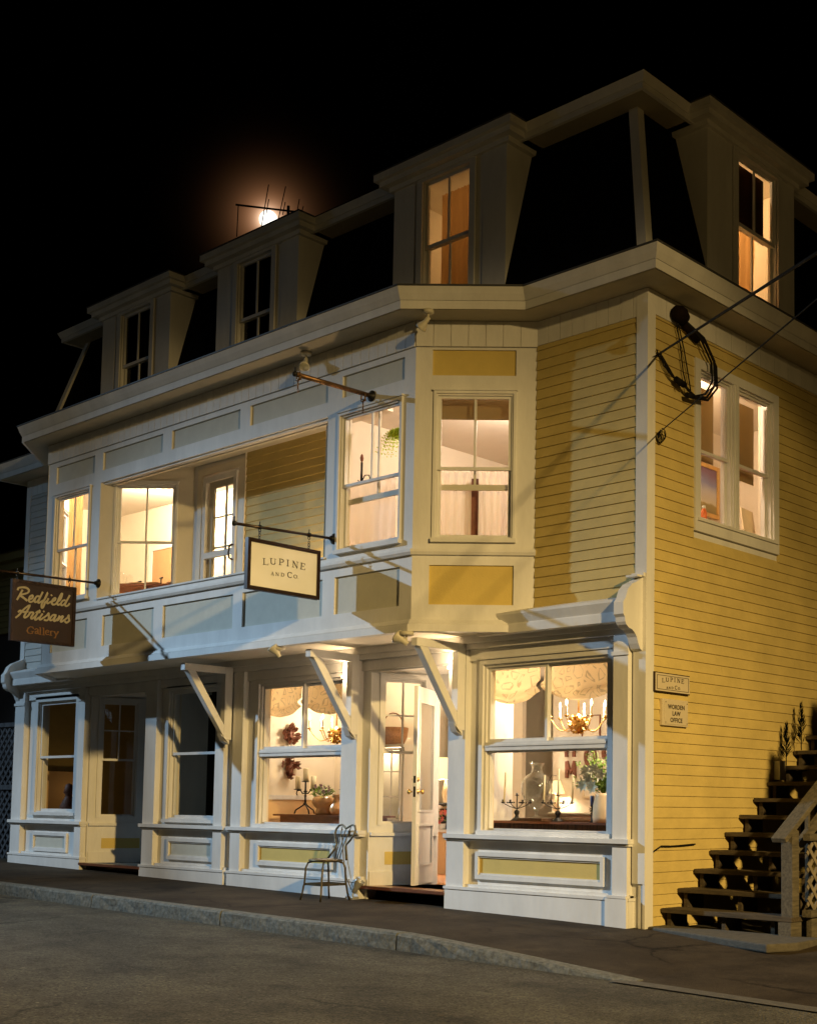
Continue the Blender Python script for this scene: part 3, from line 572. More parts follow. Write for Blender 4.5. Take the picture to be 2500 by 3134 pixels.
# open leaf: free edge near the street, hinge at the left jamb
hinge = Vector((-3.68, .775, 0)); free = Vector((-3.27, .08, 0)); ud = (hinge-free).normalized()
Fl = Fr(free, ud, (ud.y*1., -ud.x, 0)); leaf_ = door(Fl, (hinge-free).length, .30, 2.57)
m = MB(); m.fb(Fl, .105, (hinge-free).length-.105, -.030, -.026, 1.15, 2.39); m.build('door_blind', 'cafe', leaf_)
dx0b, dx1b, fzb = recess(-10.2, -8.62, False)
door(Fr((dx1b, .80, 0), (-1, 0, 0), (0, -1, 0)), dx1b-dx0b, .31, 2.57)

m = MB(); m.lathe([(0, -.03), (.06, -.03), (.075, -.012), (.08, 0), (0, 0)], (-2.625, .45, 2.10), 20, axis=Vector((-1, 0, 0)))  # added sconce, out of view, to brighten the door recess and soffit
M['added_lamp_lens'] = mat('lit_added_lamp_lens', (1, .9, .7), .5, 0, emis=(1, .8, .5), estr=6)
m.build('added_recess_sconce', 'added_lamp_lens', B)
d_ = bpy.data.lights.new('recess_fill_light', 'POINT'); d_.energy = 32; d_.color = (1, .72, .44); d_.shadow_soft_size = .06; o_ = bpy.data.objects.new('recess_fill_light', d_); COL.objects.link(o_); o_.location = (-2.76, .45, 2.06)
m = MB(); m.lathe([(0, -.05), (.02, -.04), (.028, -.01), (.018, .02), (.018, .05), (0, .05)], (-2.50, -.13, 2.84), 12)  # added lamp behind the right bracket to make the soffit glow
m.build('added_soffit_lamp', 'added_lamp_lens', B)
d_ = bpy.data.lights.new('soffit_fill_light', 'POINT'); d_.energy = 9; d_.color = (1, .70, .40); d_.shadow_soft_size = .03; o_ = bpy.data.objects.new('soffit_fill_light', d_); COL.objects.link(o_); o_.location = (-2.54, -.17, 2.76)
m = MB(); m.lathe([(0, -.05), (.02, -.04), (.028, -.01), (.018, .02), (.018, .05), (0, .05)], (-4.23, -.13, 2.84), 12)  # second added lamp, behind the middle bracket, for the soffit glow
m.build('added_soffit_lamp', 'added_lamp_lens', B)
d_ = bpy.data.lights.new('soffit_fill_light', 'POINT'); d_.energy = 11; d_.color = (1, .70, .40); d_.shadow_soft_size = .03; o_ = bpy.data.objects.new('soffit_fill_light', d_); COL.objects.link(o_); o_.location = (-4.28, -.17, 2.76)
# ---------------- knee brackets under the overhang
for x in (-6.62, -4.14, -2.40):
    m = MB(); w = .095
    m.box(x-w/2, x+w/2, -.205, -.09, 2.02, 2.965); m.box(x-w/2+.001, x+w/2-.001, -.82, -.205, 2.875, 2.965)
    m.extr([(x-w/2+.002, -.775, 2.875), (x-w/2+.002, -.655, 2.875), (x-w/2+.002, -.205, 2.21), (x-w/2+.002, -.205, 2.06)], (w-.004, 0, 0))
    m.extr([(x-w/2, -.205, 2.06), (x-w/2, -.26, 2.10), (x-w/2, -.20, 2.0), (x-w/2, -.12, 1.96), (x-w/2, -.12, 2.02), (x-w/2, -.205, 2.02)], (w, 0, 0))
    m.build('knee_bracket', 'white', B, bevel=.006)

# ---------------- scroll consoles at both ends
prof = [(.0, 3.455), (-.04, 3.45), (-.122, 3.406), (-.205, 3.369), (-.271, 3.309), (-.307, 3.223), (-.344, 3.178), (-.343, 3.062), (-.318, 3.035), (-.31, 2.99), (-.292, 2.962), (-.251, 2.936), (-.20, 2.925), (-.16, 2.90), (-.125, 2.859), (-.10, 2.80), (-.07, 2.75), (-.03, 2.73), (0, 2.75)]
for x, nm in ((-.13, 1), (-12.36, 0)):
    m = MB(); m.extr([(x, y, z) for y, z in prof], (.115, 0, 0)); m.build('scroll_console', 'white', B)
m = MB(); m.box(-.135, .012, -.06, -.001, 3.46, 3.50); m.box(-.15, -.01, -.13, -.001, 3.455, 3.475); m.build('console_cap', 'white', B)

# ---------------- pent roofs between storeys
for u0, u1 in ((-2.05, -.16), (-12.25, -10.5)):
    m = MB(); X = u1-u0
    m.extr([(u0, 0, 3.285), (u0, -.05, 3.285), (u0, -.265, 3.225), (u0, -.265, 3.20), (u0, -.225, 3.11), (u0, -.225, 3.10), (u0, 0, 3.10)], (X, 0, 0)); m.build('pent_roof', 'white', B)
    m = MB(); m.box(u0, u1, -.235, 0, 3.012, 3.098); m.build('pent_fascia', 'white', B)

# ---------------- projecting upper storey: floor, parapet, header, panels
poly = [(-12.36, 0), (-11.14, 0), (-10.16, D), (-2.43, D), (-1.44, 0), (-.02, 0), (-.02, 6), (-12.36, 6)]
bay = [(-11.14, 0), (-10.16, D), (-2.43, D), (-1.44, 0)]
m = MB(); m.prism([(-11.13, .0), (-10.155, D+.006), (-2.435, D+.006), (-1.45, .0)], 3.046, 3.16); m.build('overhang_soffit', 'ceiling_paint', B)
m = MB(); m.prism([(-12.3, .15), (-10.9, .15), (-10.0, D+.15), (-2.55, D+.15), (-1.6, .15), (-.14, .15), (-.14, 5.9), (-12.3, 5.9)], 3.16, 3.34); m.build('upper_floor', 'floor_wood', B)
def sweep(m, path, prof):
    n = len(path); pts = [Vector((a, b)) for a, b in path]; nn = []
    for i in range(n-1): d = (pts[i+1]-pts[i]).normalized(); nn.append(Vector((d.y, -d.x)))
    off = []
    for i in range(n):
        if i == 0: o = nn[0]
        elif i == n-1: o = nn[-1]
        else: o = (nn[i-1]+nn[i]); o = o/ max(.2, o.dot(nn[i]))
        off.append(o)
    b = len(m.v); k = len(prof)
    for p, o in zip(pts, off):
        for r, z in prof: q = p+o*r; m.v.append((q.x, q.y, z))
    for i in range(n-1):
        for j in range(k): j2 = (j+1) % k; m.f.append([b+i*k+j, b+i*k+j2, b+(i+1)*k+j2, b+(i+1)*k+j]); m.sm.append(0)
    m.f.append([b+j for j in range(k)]); m.f.append([b+(n-1)*k+j for j in range(k)]); m.sm += [0, 0]
    return m
baypath = [(-11.14, 0), (-10.16, D), (-2.43, D), (-1.44, 0)]
m = MB(); sweep(m, baypath, [(-.03, 3.02), (.075, 3.02), (.075, 3.095), (-.03, 3.095)]); m.build('overhang_fascia', 'white', B)
m = MB(); sweep(m, baypath, [(-.03, 3.097), (.05, 3.097), (.055, 3.11), (.02, 3.155), (-.03, 3.155)]); m.build('cove_moulding', 'white', B)
m = MB(); sweep(m, baypath, [(-.03, 3.84), (.03, 3.84), (.045, 3.87), (.045, 3.90), (-.03, 3.90)]); m.build('bay_sill_ledge', 'white', B)
# bay front skin (thin backing) with openings
T = .10
fo = [(-9.90, -8.98, 4.05, 5.56), (-8.71, -3.86, 3.965, 5.575), (-3.63, -2.64, 4.03, 5.56)]
m = MB(); wall(m, BF, -10.16, -2.43, 3.156, 6.40, fo, -T, -.03); m.build('bay_wall', 'white', B)
m = MB(); wall(m, BF, -10.1, -8.8, 3.35, 6.05, fo, -T-.02, -T-.001); wall(m, BF, -3.8, -2.5, 3.35, 6.05, fo, -T-.02, -T-.001); m.build('inner_wall_lining', 'interior', B)
def frames(F, u0, u1, stiles, zs, ops, name='panel_frame'):
    m = MB()
    for za, zb in zs: wall(m, F, u0, u1, za, zb, ops, -.03, 0)
    for a, b, za, zb in stiles: m.fb(F, a, b, -.03, 0, za, zb)
    return m.build(name, 'white', B)
frames(BF, -10.16, -2.43, [(-10.16, -9.93, 3.315, 3.735), (-8.94, -8.54, 3.315, 3.735), (-7.29, -7.08, 3.315, 3.735), (-5.57, -5.38, 3.315, 3.735), (-3.89, -3.68, 3.315, 3.735), (-2.62, -2.43, 3.315, 3.735),
    (-10.16, -9.90, 3.905, 5.60), (-8.98, -8.71, 3.905, 5.60), (-3.86, -3.63, 3.905, 5.60), (-2.64, -2.43, 3.905, 5.60), (-9.90, -8.98, 3.905, 4.05), (-3.63, -2.64, 3.905, 4.03),
    (-8.71, -3.86, 3.905, 3.965),
    (-10.16, -9.93, 5.77, 6.02), (-8.89, -8.67, 5.77, 6.02), (-7.21, -7.0, 5.77, 6.02), (-5.53, -5.33, 5.77, 6.02), (-3.87, -3.62, 5.77, 6.02), (-2.60, -2.43, 5.77, 6.02)],
    [(3.156, 3.315), (3.735, 3.84), (5.60, 5.77), (6.02, 6.085)], [])
for a, b, za, zb in ((-9.93, -8.94, 3.315, 3.735), (-8.54, -7.29, 3.315, 3.735), (-7.08, -5.57, 3.315, 3.735), (-5.38, -3.89, 3.315, 3.735), (-3.68, -2.62, 3.315, 3.735),
                     (-9.93, -8.89, 5.77, 6.02), (-8.67, -7.21, 5.77, 6.02), (-7.0, -5.53, 5.77, 6.02), (-5.33, -3.87, 5.77, 6.02), (-3.62, -2.60, 5.77, 6.02)):
    m = MB(); m.fb(BF, a, b, -.03, -.024, za, zb); m.build('bay_panel', 'panel_front', B)
m = MB(); m.box(-8.71, -3.86, D-.02, D+.13, 3.966, 3.985); m.build('balcony_rail_cap', 'white', B)
window(BF, -9.90, -8.98, 4.05, 5.56, rail=4.79, top=2, bot=2, cas=.03, proud=.025, fr=.035, name='bay_window')
window(BF, -3.63, -2.64, 4.03, 5.56, rail=4.76, top=2, bot=1, cas=.03, proud=.025, fr=.035, name='bay_window')
# canted bay sides
def cant(F, inner=False, lining=None):
    o = [(.23, 1.05, 4.02, 5.58)]
    m = MB(); wall(m, F, 0, CL, 3.156, 6.40, o, -T, -.03); m.build('bay_wall', 'white', B)
    m = MB(); wall(m, F, .02, CL-.02, 3.35, 6.05, o, -T-.02, -T-.001); m.build('inner_wall_lining', 'interior', B)
    if inner:
        m = MB(); wall(m, F, 0, CL, 3.156, 6.06, o, -.03, 0); m.build('panel_frame', 'cream_trim', B)
    else:
        frames(F, 0, CL, [(0, .18, 3.315, 3.735), (1.07, CL, 3.315, 3.735), (0, .23, 3.905, 5.60), (1.05, CL, 3.905, 5.60), (.23, 1.05, 3.905, 4.02), (0, .18, 5.78, 6.06), (1.07, CL, 5.78, 6.06)], [(3.156, 3.315), (3.735, 3.84), (5.60, 5.78), (6.06, 6.085)], [])
        for za, zb in ((3.315, 3.735), (5.78, 6.06)):
            m = MB(); m.fb(F, .18, 1.07, -.03, -.024, za, zb); m.build('bay_panel', 'panel_yellow', B)
    return window(F, .23, 1.05, 4.02, 5.58, rail=4.78, top=2, bot=2 if inner else 1, cas=.03, proud=.022, fr=.035, name='bay_window')
cant(RC); cant(LCI, True); cant(LC); cant(RCI, True)
# friezes of beaded boards
boards(BF, -10.16, -2.43, 6.09, 6.365, .145); boards(RC, 0, CL, 6.09, 6.365, .19); boards(LC, 0, CL, 6.09, 6.365, .19)
boards(FF, -1.44, -.0, 6.10, 6.365, .155); boards(FF, -12.38, -11.14, 6.10, 6.365, .155)
# recessed balcony: ceiling, back wall, door
m = MB(); m.box(-8.9, -3.7, D+T, .0, 5.83, 5.90); m.build('balcony_ceiling', 'cream_trim', B)
m = MB(); m.fb(BF, -8.71, -3.86, -T-.04, -T, 5.56, 5.84); m.build('balcony_ceiling_fascia', 'cream_trim', B)
m = MB(); m.prism([(-8.9, D+.12), (-3.7, D+.12), (-4.7, .02), (-7.8, .02)], 3.345, 3.40); m.build('balcony_floor', 'old_wood', B)
m = MB(); wall(m, FF, -7.74, -4.83, 3.35, 6.1, [(-7.50, -6.66, 3.4, 5.66)], -.12, 0); m.build('balcony_wall', 'white', B)
m = MB(); wall(m, FF, -7.74, -4.83, 3.35, 6.05, [(-7.50, -6.66, 3.4, 5.66)], -.14, -.121); m.build('inner_wall_lining', 'interior', B)
clap(FF, -6.52, -4.84, 3.40, 5.83, [])
m = MB(); m.fb(FF, -7.60, -7.50, 0, .03, 3.40, 5.66); m.fb(FF, -6.66, -6.53, 0, .03, 3.40, 5.66); m.fb(FF, -7.60, -6.53, 0, .03, 5.66, 5.76); m.fb(FF, -6.535, -6.52, .0, .035, 3.4, 5.83); m.build('door_casing', 'cream_trim', B)
Fd = Fr((-7.46, -.01, 0), (1, 0, 0), (0, -1, 0))
m = MB(); w_ = .76; z0, z1 = 3.42, 5.62
for a, b, za, zb in ((0, .07, z0, z1), (w_-.07, w_, z0, z1), (.07, w_-.07, z1-.07, z1), (.07, w_-.07, 4.50, 4.58), (.07, w_-.07, z0, z0+.15)): m.fb(Fd, a, b, -.0, .03, za, zb)
sd = m.build('storm_door', 'white', B)
g = MB(); g.poly([Fd.P(.07, .015, z0+.1), Fd.P(w_-.07, .015, z0+.1), Fd.P(w_-.07, .015, z1-.07), Fd.P(.07, .015, z1-.07)]); g.build('pane', 'glass', sd)
h = MB(); h.tube([Fd.P(w_-.04, .03, 4.62), Fd.P(w_-.04, .08, 4.60), Fd.P(w_-.05, .09, 4.50), Fd.P(w_-.04, .08, 4.43), Fd.P(w_-.04, .03, 4.42)], .012); h.build('door_handle', 'iron', sd)
m = MB(); Fi = Fr((-7.46, .10, 0), (1, 0, 0), (0, -1, 0))
for a, b, za, zb in ((0, .11, z0, z1), (w_-.11, w_, z0, z1), (.11, w_-.11, z1-.13, z1), (.11, w_-.11, z0, 4.24)): m.fb(Fi, a, b, 0, .035, za, zb)
for zz in (4.66, 5.08): m.fb(Fi, .11, w_-.11, .005, .03, zz-.01, zz+.01)
for i in (1,): m.fb(Fi, .38-.01, .38+.01, .005, .03, 4.24, z1-.13)
fd = m.build('balcony_door', 'cream_trim', B)
g = MB(); g.poly([Fi.P(.11, .015, 4.24), Fi.P(w_-.11, .015, 4.24), Fi.P(w_-.11, .015, z1-.13), Fi.P(.11, .015, z1-.13)]); g.build('pane', 'glass', fd)

# ---------------- main upper walls
m = MB(); m.fb(FF, -1.46, -.02, -.14, 0, 3.05, 6.4); m.fb(FF, -12.36, -11.12, -.14, 0, 3.05, 6.4); m.build('upper_wall', 'white', B)
clap(FF, -1.44, -.10, 3.29, 6.10, []); clap(FF, -12.27, -11.14, 3.29, 6.10, [], mt='grey_clap')
sw = []; swo = [(.90, 2.36, 4.20, 5.78)]
m = MB(); wall(m, SF, .004, 6, -.1, 6.4, swo, -.14, -.002); m.build('side_wall', 'white', B)
m = MB(); wall(m, SF, .16, 5.8, 3.35, 6.05, swo, -.17, -.142); wall(m, SF, .16, 5.8, .22, 3.05, [], -.17, -.142); m.build('inner_wall_lining', 'interior', B)
clap(SF, .10, 6.0, -.05, 6.12, [(.80, 2.47, 4.05, 5.86)])
boards(SF, .0, 6.0, 6.13, 6.365, .30)
# corner boards
m = MB(); m.box(-.115, .024, -.024, .0, 3.50, 6.36); m.box(.0, .026, -.022, .105, 3.50, 6.13); m.build('corner_board', 'white', B)
m = MB(); m.box(-.125, .026, -.035, .0, .48, 3.455); m.box(.0, .028, -.033, .10, -.08, 3.50); m.box(-.06, .026, -.02, .0, -.08, .48); m.build('corner_board', 'white', B)
m = MB(); m.box(-12.40, -12.27, -.024, .0, 3.3, 6.36); m.build('corner_board', 'white', B)
m = MB(); m.box(-12.42, -12.36, 0, 6, -.1, 6.4); m.box(-12.4, .0, 5.9, 6.0, -.1, 6.4); m.build('rear_wall', 'yellow', B)
# side window: a pair under one casing
m = MB(); m.fb(SF, .80, .90, 0, .035, 4.06, 5.88); m.fb(SF, 2.36, 2.47, 0, .035, 4.06, 5.88); m.fb(SF, .90, 2.36, 0, .035, 5.78, 5.88); m.fb(SF, .90, 2.36, 0, .035, 4.06, 4.17); m.fb(SF, 1.535, 1.645, 0, .03, 4.20, 5.78); m.fb(SF, 1.57, 1.61, .03, .045, 4.20, 5.78); m.fb(SF, .84, 2.43, 0, .055, 4.17, 4.2); m.build('window_casing', 'white', B)
m = MB(); m.fb(SF, 1.535, 1.645, -.14, 0, 4.20, 5.78); m.build('window_mullion', 'white', B)
window(SF, .90, 1.535, 4.20, 5.78, rail=4.94, cas=0, sill=False, fr=.035, name='side_window'); window(SF, 1.645, 2.36, 4.20, 5.78, rail=4.94, cas=0, sill=False, fr=.035, name='side_window')

# ---------------- cornice, roof
cp = [(-12.38, 6), (-12.38, 0), (-11.14, 0), (-10.16, D), (-2.43, D), (-1.44, 0), (.0, 0), (.0, 6)]
m = MB(); sweep(m, cp, [(-.03, 6.37), (.33, 6.37), (.33, 6.40), (-.03, 6.40)]); m.build('cornice_soffit', 'soffit_shade_paint', B)
m = MB(); sweep(m, cp, [(.30, 6.402), (.36, 6.366), (.36, 6.455), (.30, 6.455)]); m.build('cornice_fascia', 'white', B)
m = MB(); sweep(m, cp, [(.28, 6.458), (.365, 6.458), (.375, 6.475), (.40, 6.52), (.425, 6.585), (.28, 6.60)]); m.build('cornice_crown', 'white', B)
m = MB(); sweep(m, cp, [(-.45, 6.66), (.30, 6.60), (.42, 6.588), (.435, 6.588), (.435, 6.604), (-.45, 6.69)]); m.build('gutter_edge', 'roof_metal', B)
m = MB(); m.prism([(-12.3, .02), (-11.1, .02), (-10.12, D+.04), (-2.47, D+.04), (-1.5, .02), (-.05, .02), (-.05, 5.95), (-12.3, 5.95)], 6.06, 6.09); m.build('upper_ceiling', 'ceiling_paint', B)
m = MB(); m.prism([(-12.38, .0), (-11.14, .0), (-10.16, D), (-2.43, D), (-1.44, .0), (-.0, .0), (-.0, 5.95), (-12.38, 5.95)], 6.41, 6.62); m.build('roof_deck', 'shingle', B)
# mansard slopes (gaps where the dormers open)
zb, zt, yb, yt = 6.62, 8.72, .06, .60
def sl(t): return (zb+(zt-zb)*t, yb+(yt-yb)*t)
m = MB()
def fpanel(x0, x1, l=0, r=0):
    m.poly([(x0+(-0 if not l else 0), yb, zb), (x1, yb, zb), (x1-(yt-yb if r else 0), yt, zt), (x0+(yt-yb if l else 0), yt, zt)])
DORM = [(-10.57, -8.72), (-7.56, -5.77), (-3.93, -2.08)]
fpanel(-12.38+.06, -10.57, l=1); fpanel(-8.72, -7.56); fpanel(-5.77, -3.93); fpanel(-2.08, -.06, r=1)
m.poly([(-.06, .06, zb), (-.06, 1.30, zb), (-.60, 1.30, zt), (-.60, .60, zt)]); m.poly([(-.06, 3.16, zb), (-.06, 5.9, zb), (-.60, 5.9, zt), (-.60, 3.16, zt)])
m.poly([(-12.32, .06, zb), (-12.32, 5.9, zb), (-11.78, 5.9, zt), (-11.78, .60, zt)]); m.poly([(-12.3, 5.9, zb), (0, 5.9, zb), (-.7, 5.9, zt), (-11.6, 5.9, zt)])
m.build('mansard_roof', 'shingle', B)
def hip(a, b, sx):
    m = MB(); a = Vector(a); b = Vector(b); w = .085; t = .03
    dx = Vector((sx, 0, 0)); dy = Vector((0, 1, 0))
    m.extr([a-dx*0+Vector((.0, -t, 0)), a-dx*w+Vector((0, -t, 0)), b-dx*w+Vector((0, -t, 0)), b+Vector((0, -t, 0))], (0, t+.01, 0))
    m.extr([a+dx*t, a+dy*w+dx*t, b+dy*w+dx*t, b+dx*t], (-sx*(t+.01), 0, 0)); m.extr([a+dx*t+Vector((0, -t, 0)), a+dx*t, b+dx*t, b+dx*t+Vector((0, -t, 0))], -dx*(t))
    m.build('hip_board', 'white', B)
hip((-.06, .06, zb+.08), (-.60, .60, zt), 1); hip((-12.32, .06, zb+.08), (-11.78, .60, zt), -1)
up = [(-11.80, 5.9), (-11.80, .58), (-.58, .58), (-.58, 5.9)]
m = MB(); sweep(m, up, [(-.04, 8.70), (.27, 8.70), (.27, 8.735), (-.04, 8.735)]); m.build('roof_soffit', 'soffit_shade_paint', B)
m = MB(); sweep(m, up, [(.25, 8.69), (.29, 8.69), (.29, 8.755), (.25, 8.755)]); sweep(m, up, [(.24, 8.758), (.30, 8.758), (.34, 8.845), (.24, 8.85)]); m.build('upper_cornice', 'white', B)
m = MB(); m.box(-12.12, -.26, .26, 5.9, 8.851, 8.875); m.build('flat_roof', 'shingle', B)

def dormer(F, u0, u1, zs, gl, n, lit, ubk):
    """F frame of the facade, face at normal offset n"""
    g0, g1 = gl; c = (u0+u1)/2
    m = MB(); z0, z1 = 6.64, 8.70
    wall(m, F, u0, u1, z0, z1, [(g0, g1, 6.98, 8.60)], n-.07, n); 
    d = m.build('dormer', 'white', B)
    for a, b in ((u0, u0+.06), (u1-.06, u1)):
        q = MB(); P = F.P; q.hexa([P(a, n-.07, z0), P(b, n-.07, z0), P(b, n-.95, z0), P(a, n-.95, z0), P(a, n-.07, z1), P(b, n-.07, z1), P(b, n-.95, z1), P(a, n-.95, z1)]); q.build('dormer_cheek', 'white', d)
    q = MB(); q.fb(F, u0-.0, u0+.36, n, n+.012, z0, z1); q.fb(F, u1-.36, u1, n, n+.012, z0, z1); q.fb(F, g0-.09, g0, n+.012, n+.035, 6.9, 8.66); q.fb(F, g1, g1+.09, n+.012, n+.035, 6.9, 8.66); q.fb(F, g0, g1, n+.0, n+.035, 8.60, 8.66); q.fb(F, g0-.09, g1+.09, n+.0, n+.045, 6.90, 6.98); q.build('dormer_trim', 'white', d)
    r = MB(); o = .20; P = F.P
    for (na, nb, za, zb_, oo) in ((n-.8, n+.13, 8.70, 8.765, o-.05), (n-.8, n+.18, 8.767, 8.85, o)):
        r.fb(F, u0-oo, u1+oo, na, nb, za, zb_)
    r.fb(F, u0-.06, u1+.06, n-.5, n+.05, 8.64, 8.699)
    r.build('dormer_roof', 'white', d)
    t = MB(); t.fb(F, u0-o-.01, u1+o+.01, n-.85, n+.19, 8.851, 8.868); t.build('dormer_roof_cover', 'roof_metal', d)
    # sashes as sub-parts
    for za, zb_, nn in ((7.78, 8.60, n-.02), (6.98, 7.82, n-.05)):
        s = MB(); f = .05
        s.fb(F, g0, g0+f, nn-.03, nn, za, zb_); s.fb(F, g1-f, g1, nn-.03, nn, za, zb_); s.fb(F, g0+f, g1-f, nn-.03, nn, zb_-f*.8, zb_); s.fb(F, g0+f, g1-f, nn-.03, nn, za, za+f*.9); s.fb(F, (g0+g1)/2-.013, (g0+g1)/2+.013, nn-.025, nn-.005, za+f*.9, zb_-f*.8); s.build('sash', 'white', d)
        s = MB(); s.poly([P(g0+.02, nn-.015, za+.02), P(g1-.02, nn-.015, za+.02), P(g1-.02, nn-.015, zb_-.02), P(g0+.02, nn-.015, zb_-.02)]); s.build('pane', 'glass', d)
    # attic room behind
    mt = 'interior' if lit else 'shingle'  # unlit attics get a near-black colour for their darkness
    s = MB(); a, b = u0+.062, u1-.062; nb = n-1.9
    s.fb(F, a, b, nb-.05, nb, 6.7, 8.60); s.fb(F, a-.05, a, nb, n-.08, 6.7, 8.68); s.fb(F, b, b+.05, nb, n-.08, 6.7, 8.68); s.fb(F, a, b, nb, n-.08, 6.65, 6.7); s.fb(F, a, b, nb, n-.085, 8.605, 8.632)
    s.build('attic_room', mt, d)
    return d
Fdn = Fr((0, 0, 0), (1, 0, 0), (0, -1, 0))
dormer(Fdn, -10.57, -8.72, 0, (-10.03, -9.22), -.17, False, 0)
dormer(Fdn, -7.56, -5.77, 0, (-7.08, -6.32), -.17, False, 0)
dormer(Fdn, -3.93, -2.08, 0, (-3.42, -2.64), -.17, True, 0)
dormer(SF, 1.30, 3.16, 0, (1.90, 2.76), -.17, True, 0)

# ---------------- interior rooms
m = MB()
m.box(-6.76, -6.70, .17, 1.75, .22, 3.05); m.box(-6.76, -5.95, 1.75, 1.82, .22, 3.05); m.box(-6.02, -5.95, 1.82, 4.2, .22, 3.05); m.box(-6.0, -.14, 4.2, 4.3, .22, 3.05)
m.build('shop_partition', 'interior', B)
m = MB(); m.box(-12.28, -.14, .17, 5.9, .20, .27); m.build('shop_floor', 'floor_wood', B)
m = MB(); m.box(-12.28, -.14, .17, 5.9, 2.98, 3.04); m.build('shop_ceiling', 'ceiling_paint', B)
m = MB(); m.box(-6.698, -6.675, .2, 1.74, 1.26, 1.32); m.build('chair_rail', 'white', B)
m = MB(); m.box(-6.699, -6.69, .2, 1.74, .27, 1.258); m.build('wainscot', 'interior_low', B)
m = MB(); m.box(-12.28, -6.78, 2.6, 2.7, .22, 3.05); m.box(-9.0, -8.9, .95, 2.6, .22, 3.05); m.build('dim_shop_partition', 'interior_unlit_tone', B)
# upstairs partitions
m = MB(); m.box(-4.95, -4.86, .14, 4.0, 3.34, 6.06); m.box(-4.9, -.17, 4.0, 4.1, 3.34, 6.06); m.box(-1.75, -1.68, 1.2, 4.0, 3.34, 6.06); m.build('upstairs_partition', 'interior', B)
m = MB(); m.box(-12.3, -5.0, 1.6, 1.7, 3.34, 6.06); m.build('upstairs_partition', 'interior', B)
m = MB(); m.box(-12.34, -12.28, .15, 1.6, 3.34, 6.06); m.build('upstairs_partition', 'interior', B)
m = MB(); m.box(-11.33, -11.24, 1.57, 1.60, 3.34, 5.42); m.box(-10.52, -10.43, 1.57, 1.60, 3.34, 5.42); m.box(-11.24, -10.52, 1.57, 1.60, 5.33, 5.42); m.build('inner_door_casing', 'white', B)
m = MB(); m.box(-11.24, -10.52, 1.585, 1.599, 3.34, 5.33); m.build('inner_door', 'fabric_dark', B)
# ================================================================== OBJECTS OUTSIDE
def serif(ch, x, y, w, h, rot, F3, m, t=.12):
    """strokes of a roman capital in the box (x,y,w,h)"""
    T = t*h; S = .42*T
    def wf(d): return T*abs(d.y)**.8*.95+S*abs(d.x)+.0002
    def line(pts, thin=False, fixed=None):
        P2 = []
        for a, b in pts:
            px = (a-.5)*w; py = b*h; c, s = math.cos(rot), math.sin(rot); P2.append((x+w/2+px*c-py*s, y+px*s+py*c))
        m.ribbon(P2, S if thin else T, F3, .0025, wf=(lambda d: fixed) if fixed else (lambda d: S) if thin else wf)
    def arc(cx, cy, rx, ry, a0, a1, n=16): return [(cx+rx*math.cos(R(a0+(a1-a0)*i/n)), cy+ry*math.sin(R(a0+(a1-a0)*i/n))) for i in range(n+1)]
    G = {
     'L': [([(.22, 1), (.22, 0)], 0), ([(.02, .99), (.44, .99)], 1), ([(.02, .02), (.95, .02)], 1), ([(.95, .02), (1, .24)], 1)],
     'U': [([(.17, 1), (.17, .35)], 0), ([(.17, .35), (.22, .13), (.36, .03), (.56, .02), (.74, .10), (.82, .30)], 0), ([(.82, .3), (.82, 1)], 1), ([(0, .99), (.36, .99)], 1), ([(.66, .99), (1, .99)], 1)],
     'P': [([(.22, 1), (.22, 0)], 0), ([(.02, .02), (.5, .02)], 1), ([(.02, .98), (.5, .98)], 1), ([(.5, .98), (.78, .93), (.90, .80), (.90, .66), (.78, .52), (.5, .46), (.28, .46)], 0)],
     'I': [([(.5, 1), (.5, 0)], 0), ([(.12, .99), (.88, .99)], 1), ([(.12, .02), (.88, .02)], 1)],
     'N': [([(.16, 1), (.16, 0)], 1), ([(.16, 1), (.84, 0)], 0), ([(.84, 0), (.84, 1)], 1), ([(0, .99), (.2, .99)], 1), ([(0, .02), (.34, .02)], 1), ([(.66, .99), (1, .99)], 1)],
     'E': [([(.22, 1), (.22, 0)], 0), ([(.02, .99), (.88, .99)], 1), ([(.88, .99), (.92, .78)], 1), ([(.22, .53), (.66, .53)], 1), ([(.66, .62), (.66, .44)], 1), ([(.02, .02), (.92, .02)], 1), ([(.92, .02), (1, .25)], 1)],
     'A': [([(.46, 1), (.12, 0)], 1), ([(.46, 1), (.86, 0)], 0), ([(.24, .34), (.7, .34)], 1), ([(0, .02), (.28, .02)], 1), ([(.70, .02), (1, .02)], 1)],
     'D': [([(.2, 1), (.2, 0)], 0), ([(.02, .98), (.45, .98)], 1), ([(.02, .02), (.45, .02)], 1), ([(.45, .98)]+arc(.45, .5, .48, .48, 80, -80)+[(.45, .02)], 0)],
     'C': [(arc(.55, .5, .48, .49, 45, 315), 0), ([(.90, .98), (.90, .78)], 1)],
     'O': [(arc(.5, .5, .44, .48, 0, 360, 24), 0)],
     '.': [([(.3, .3), (.3, .9)], 0)]}
    for pts, thin in G[ch]: line(pts, bool(thin))
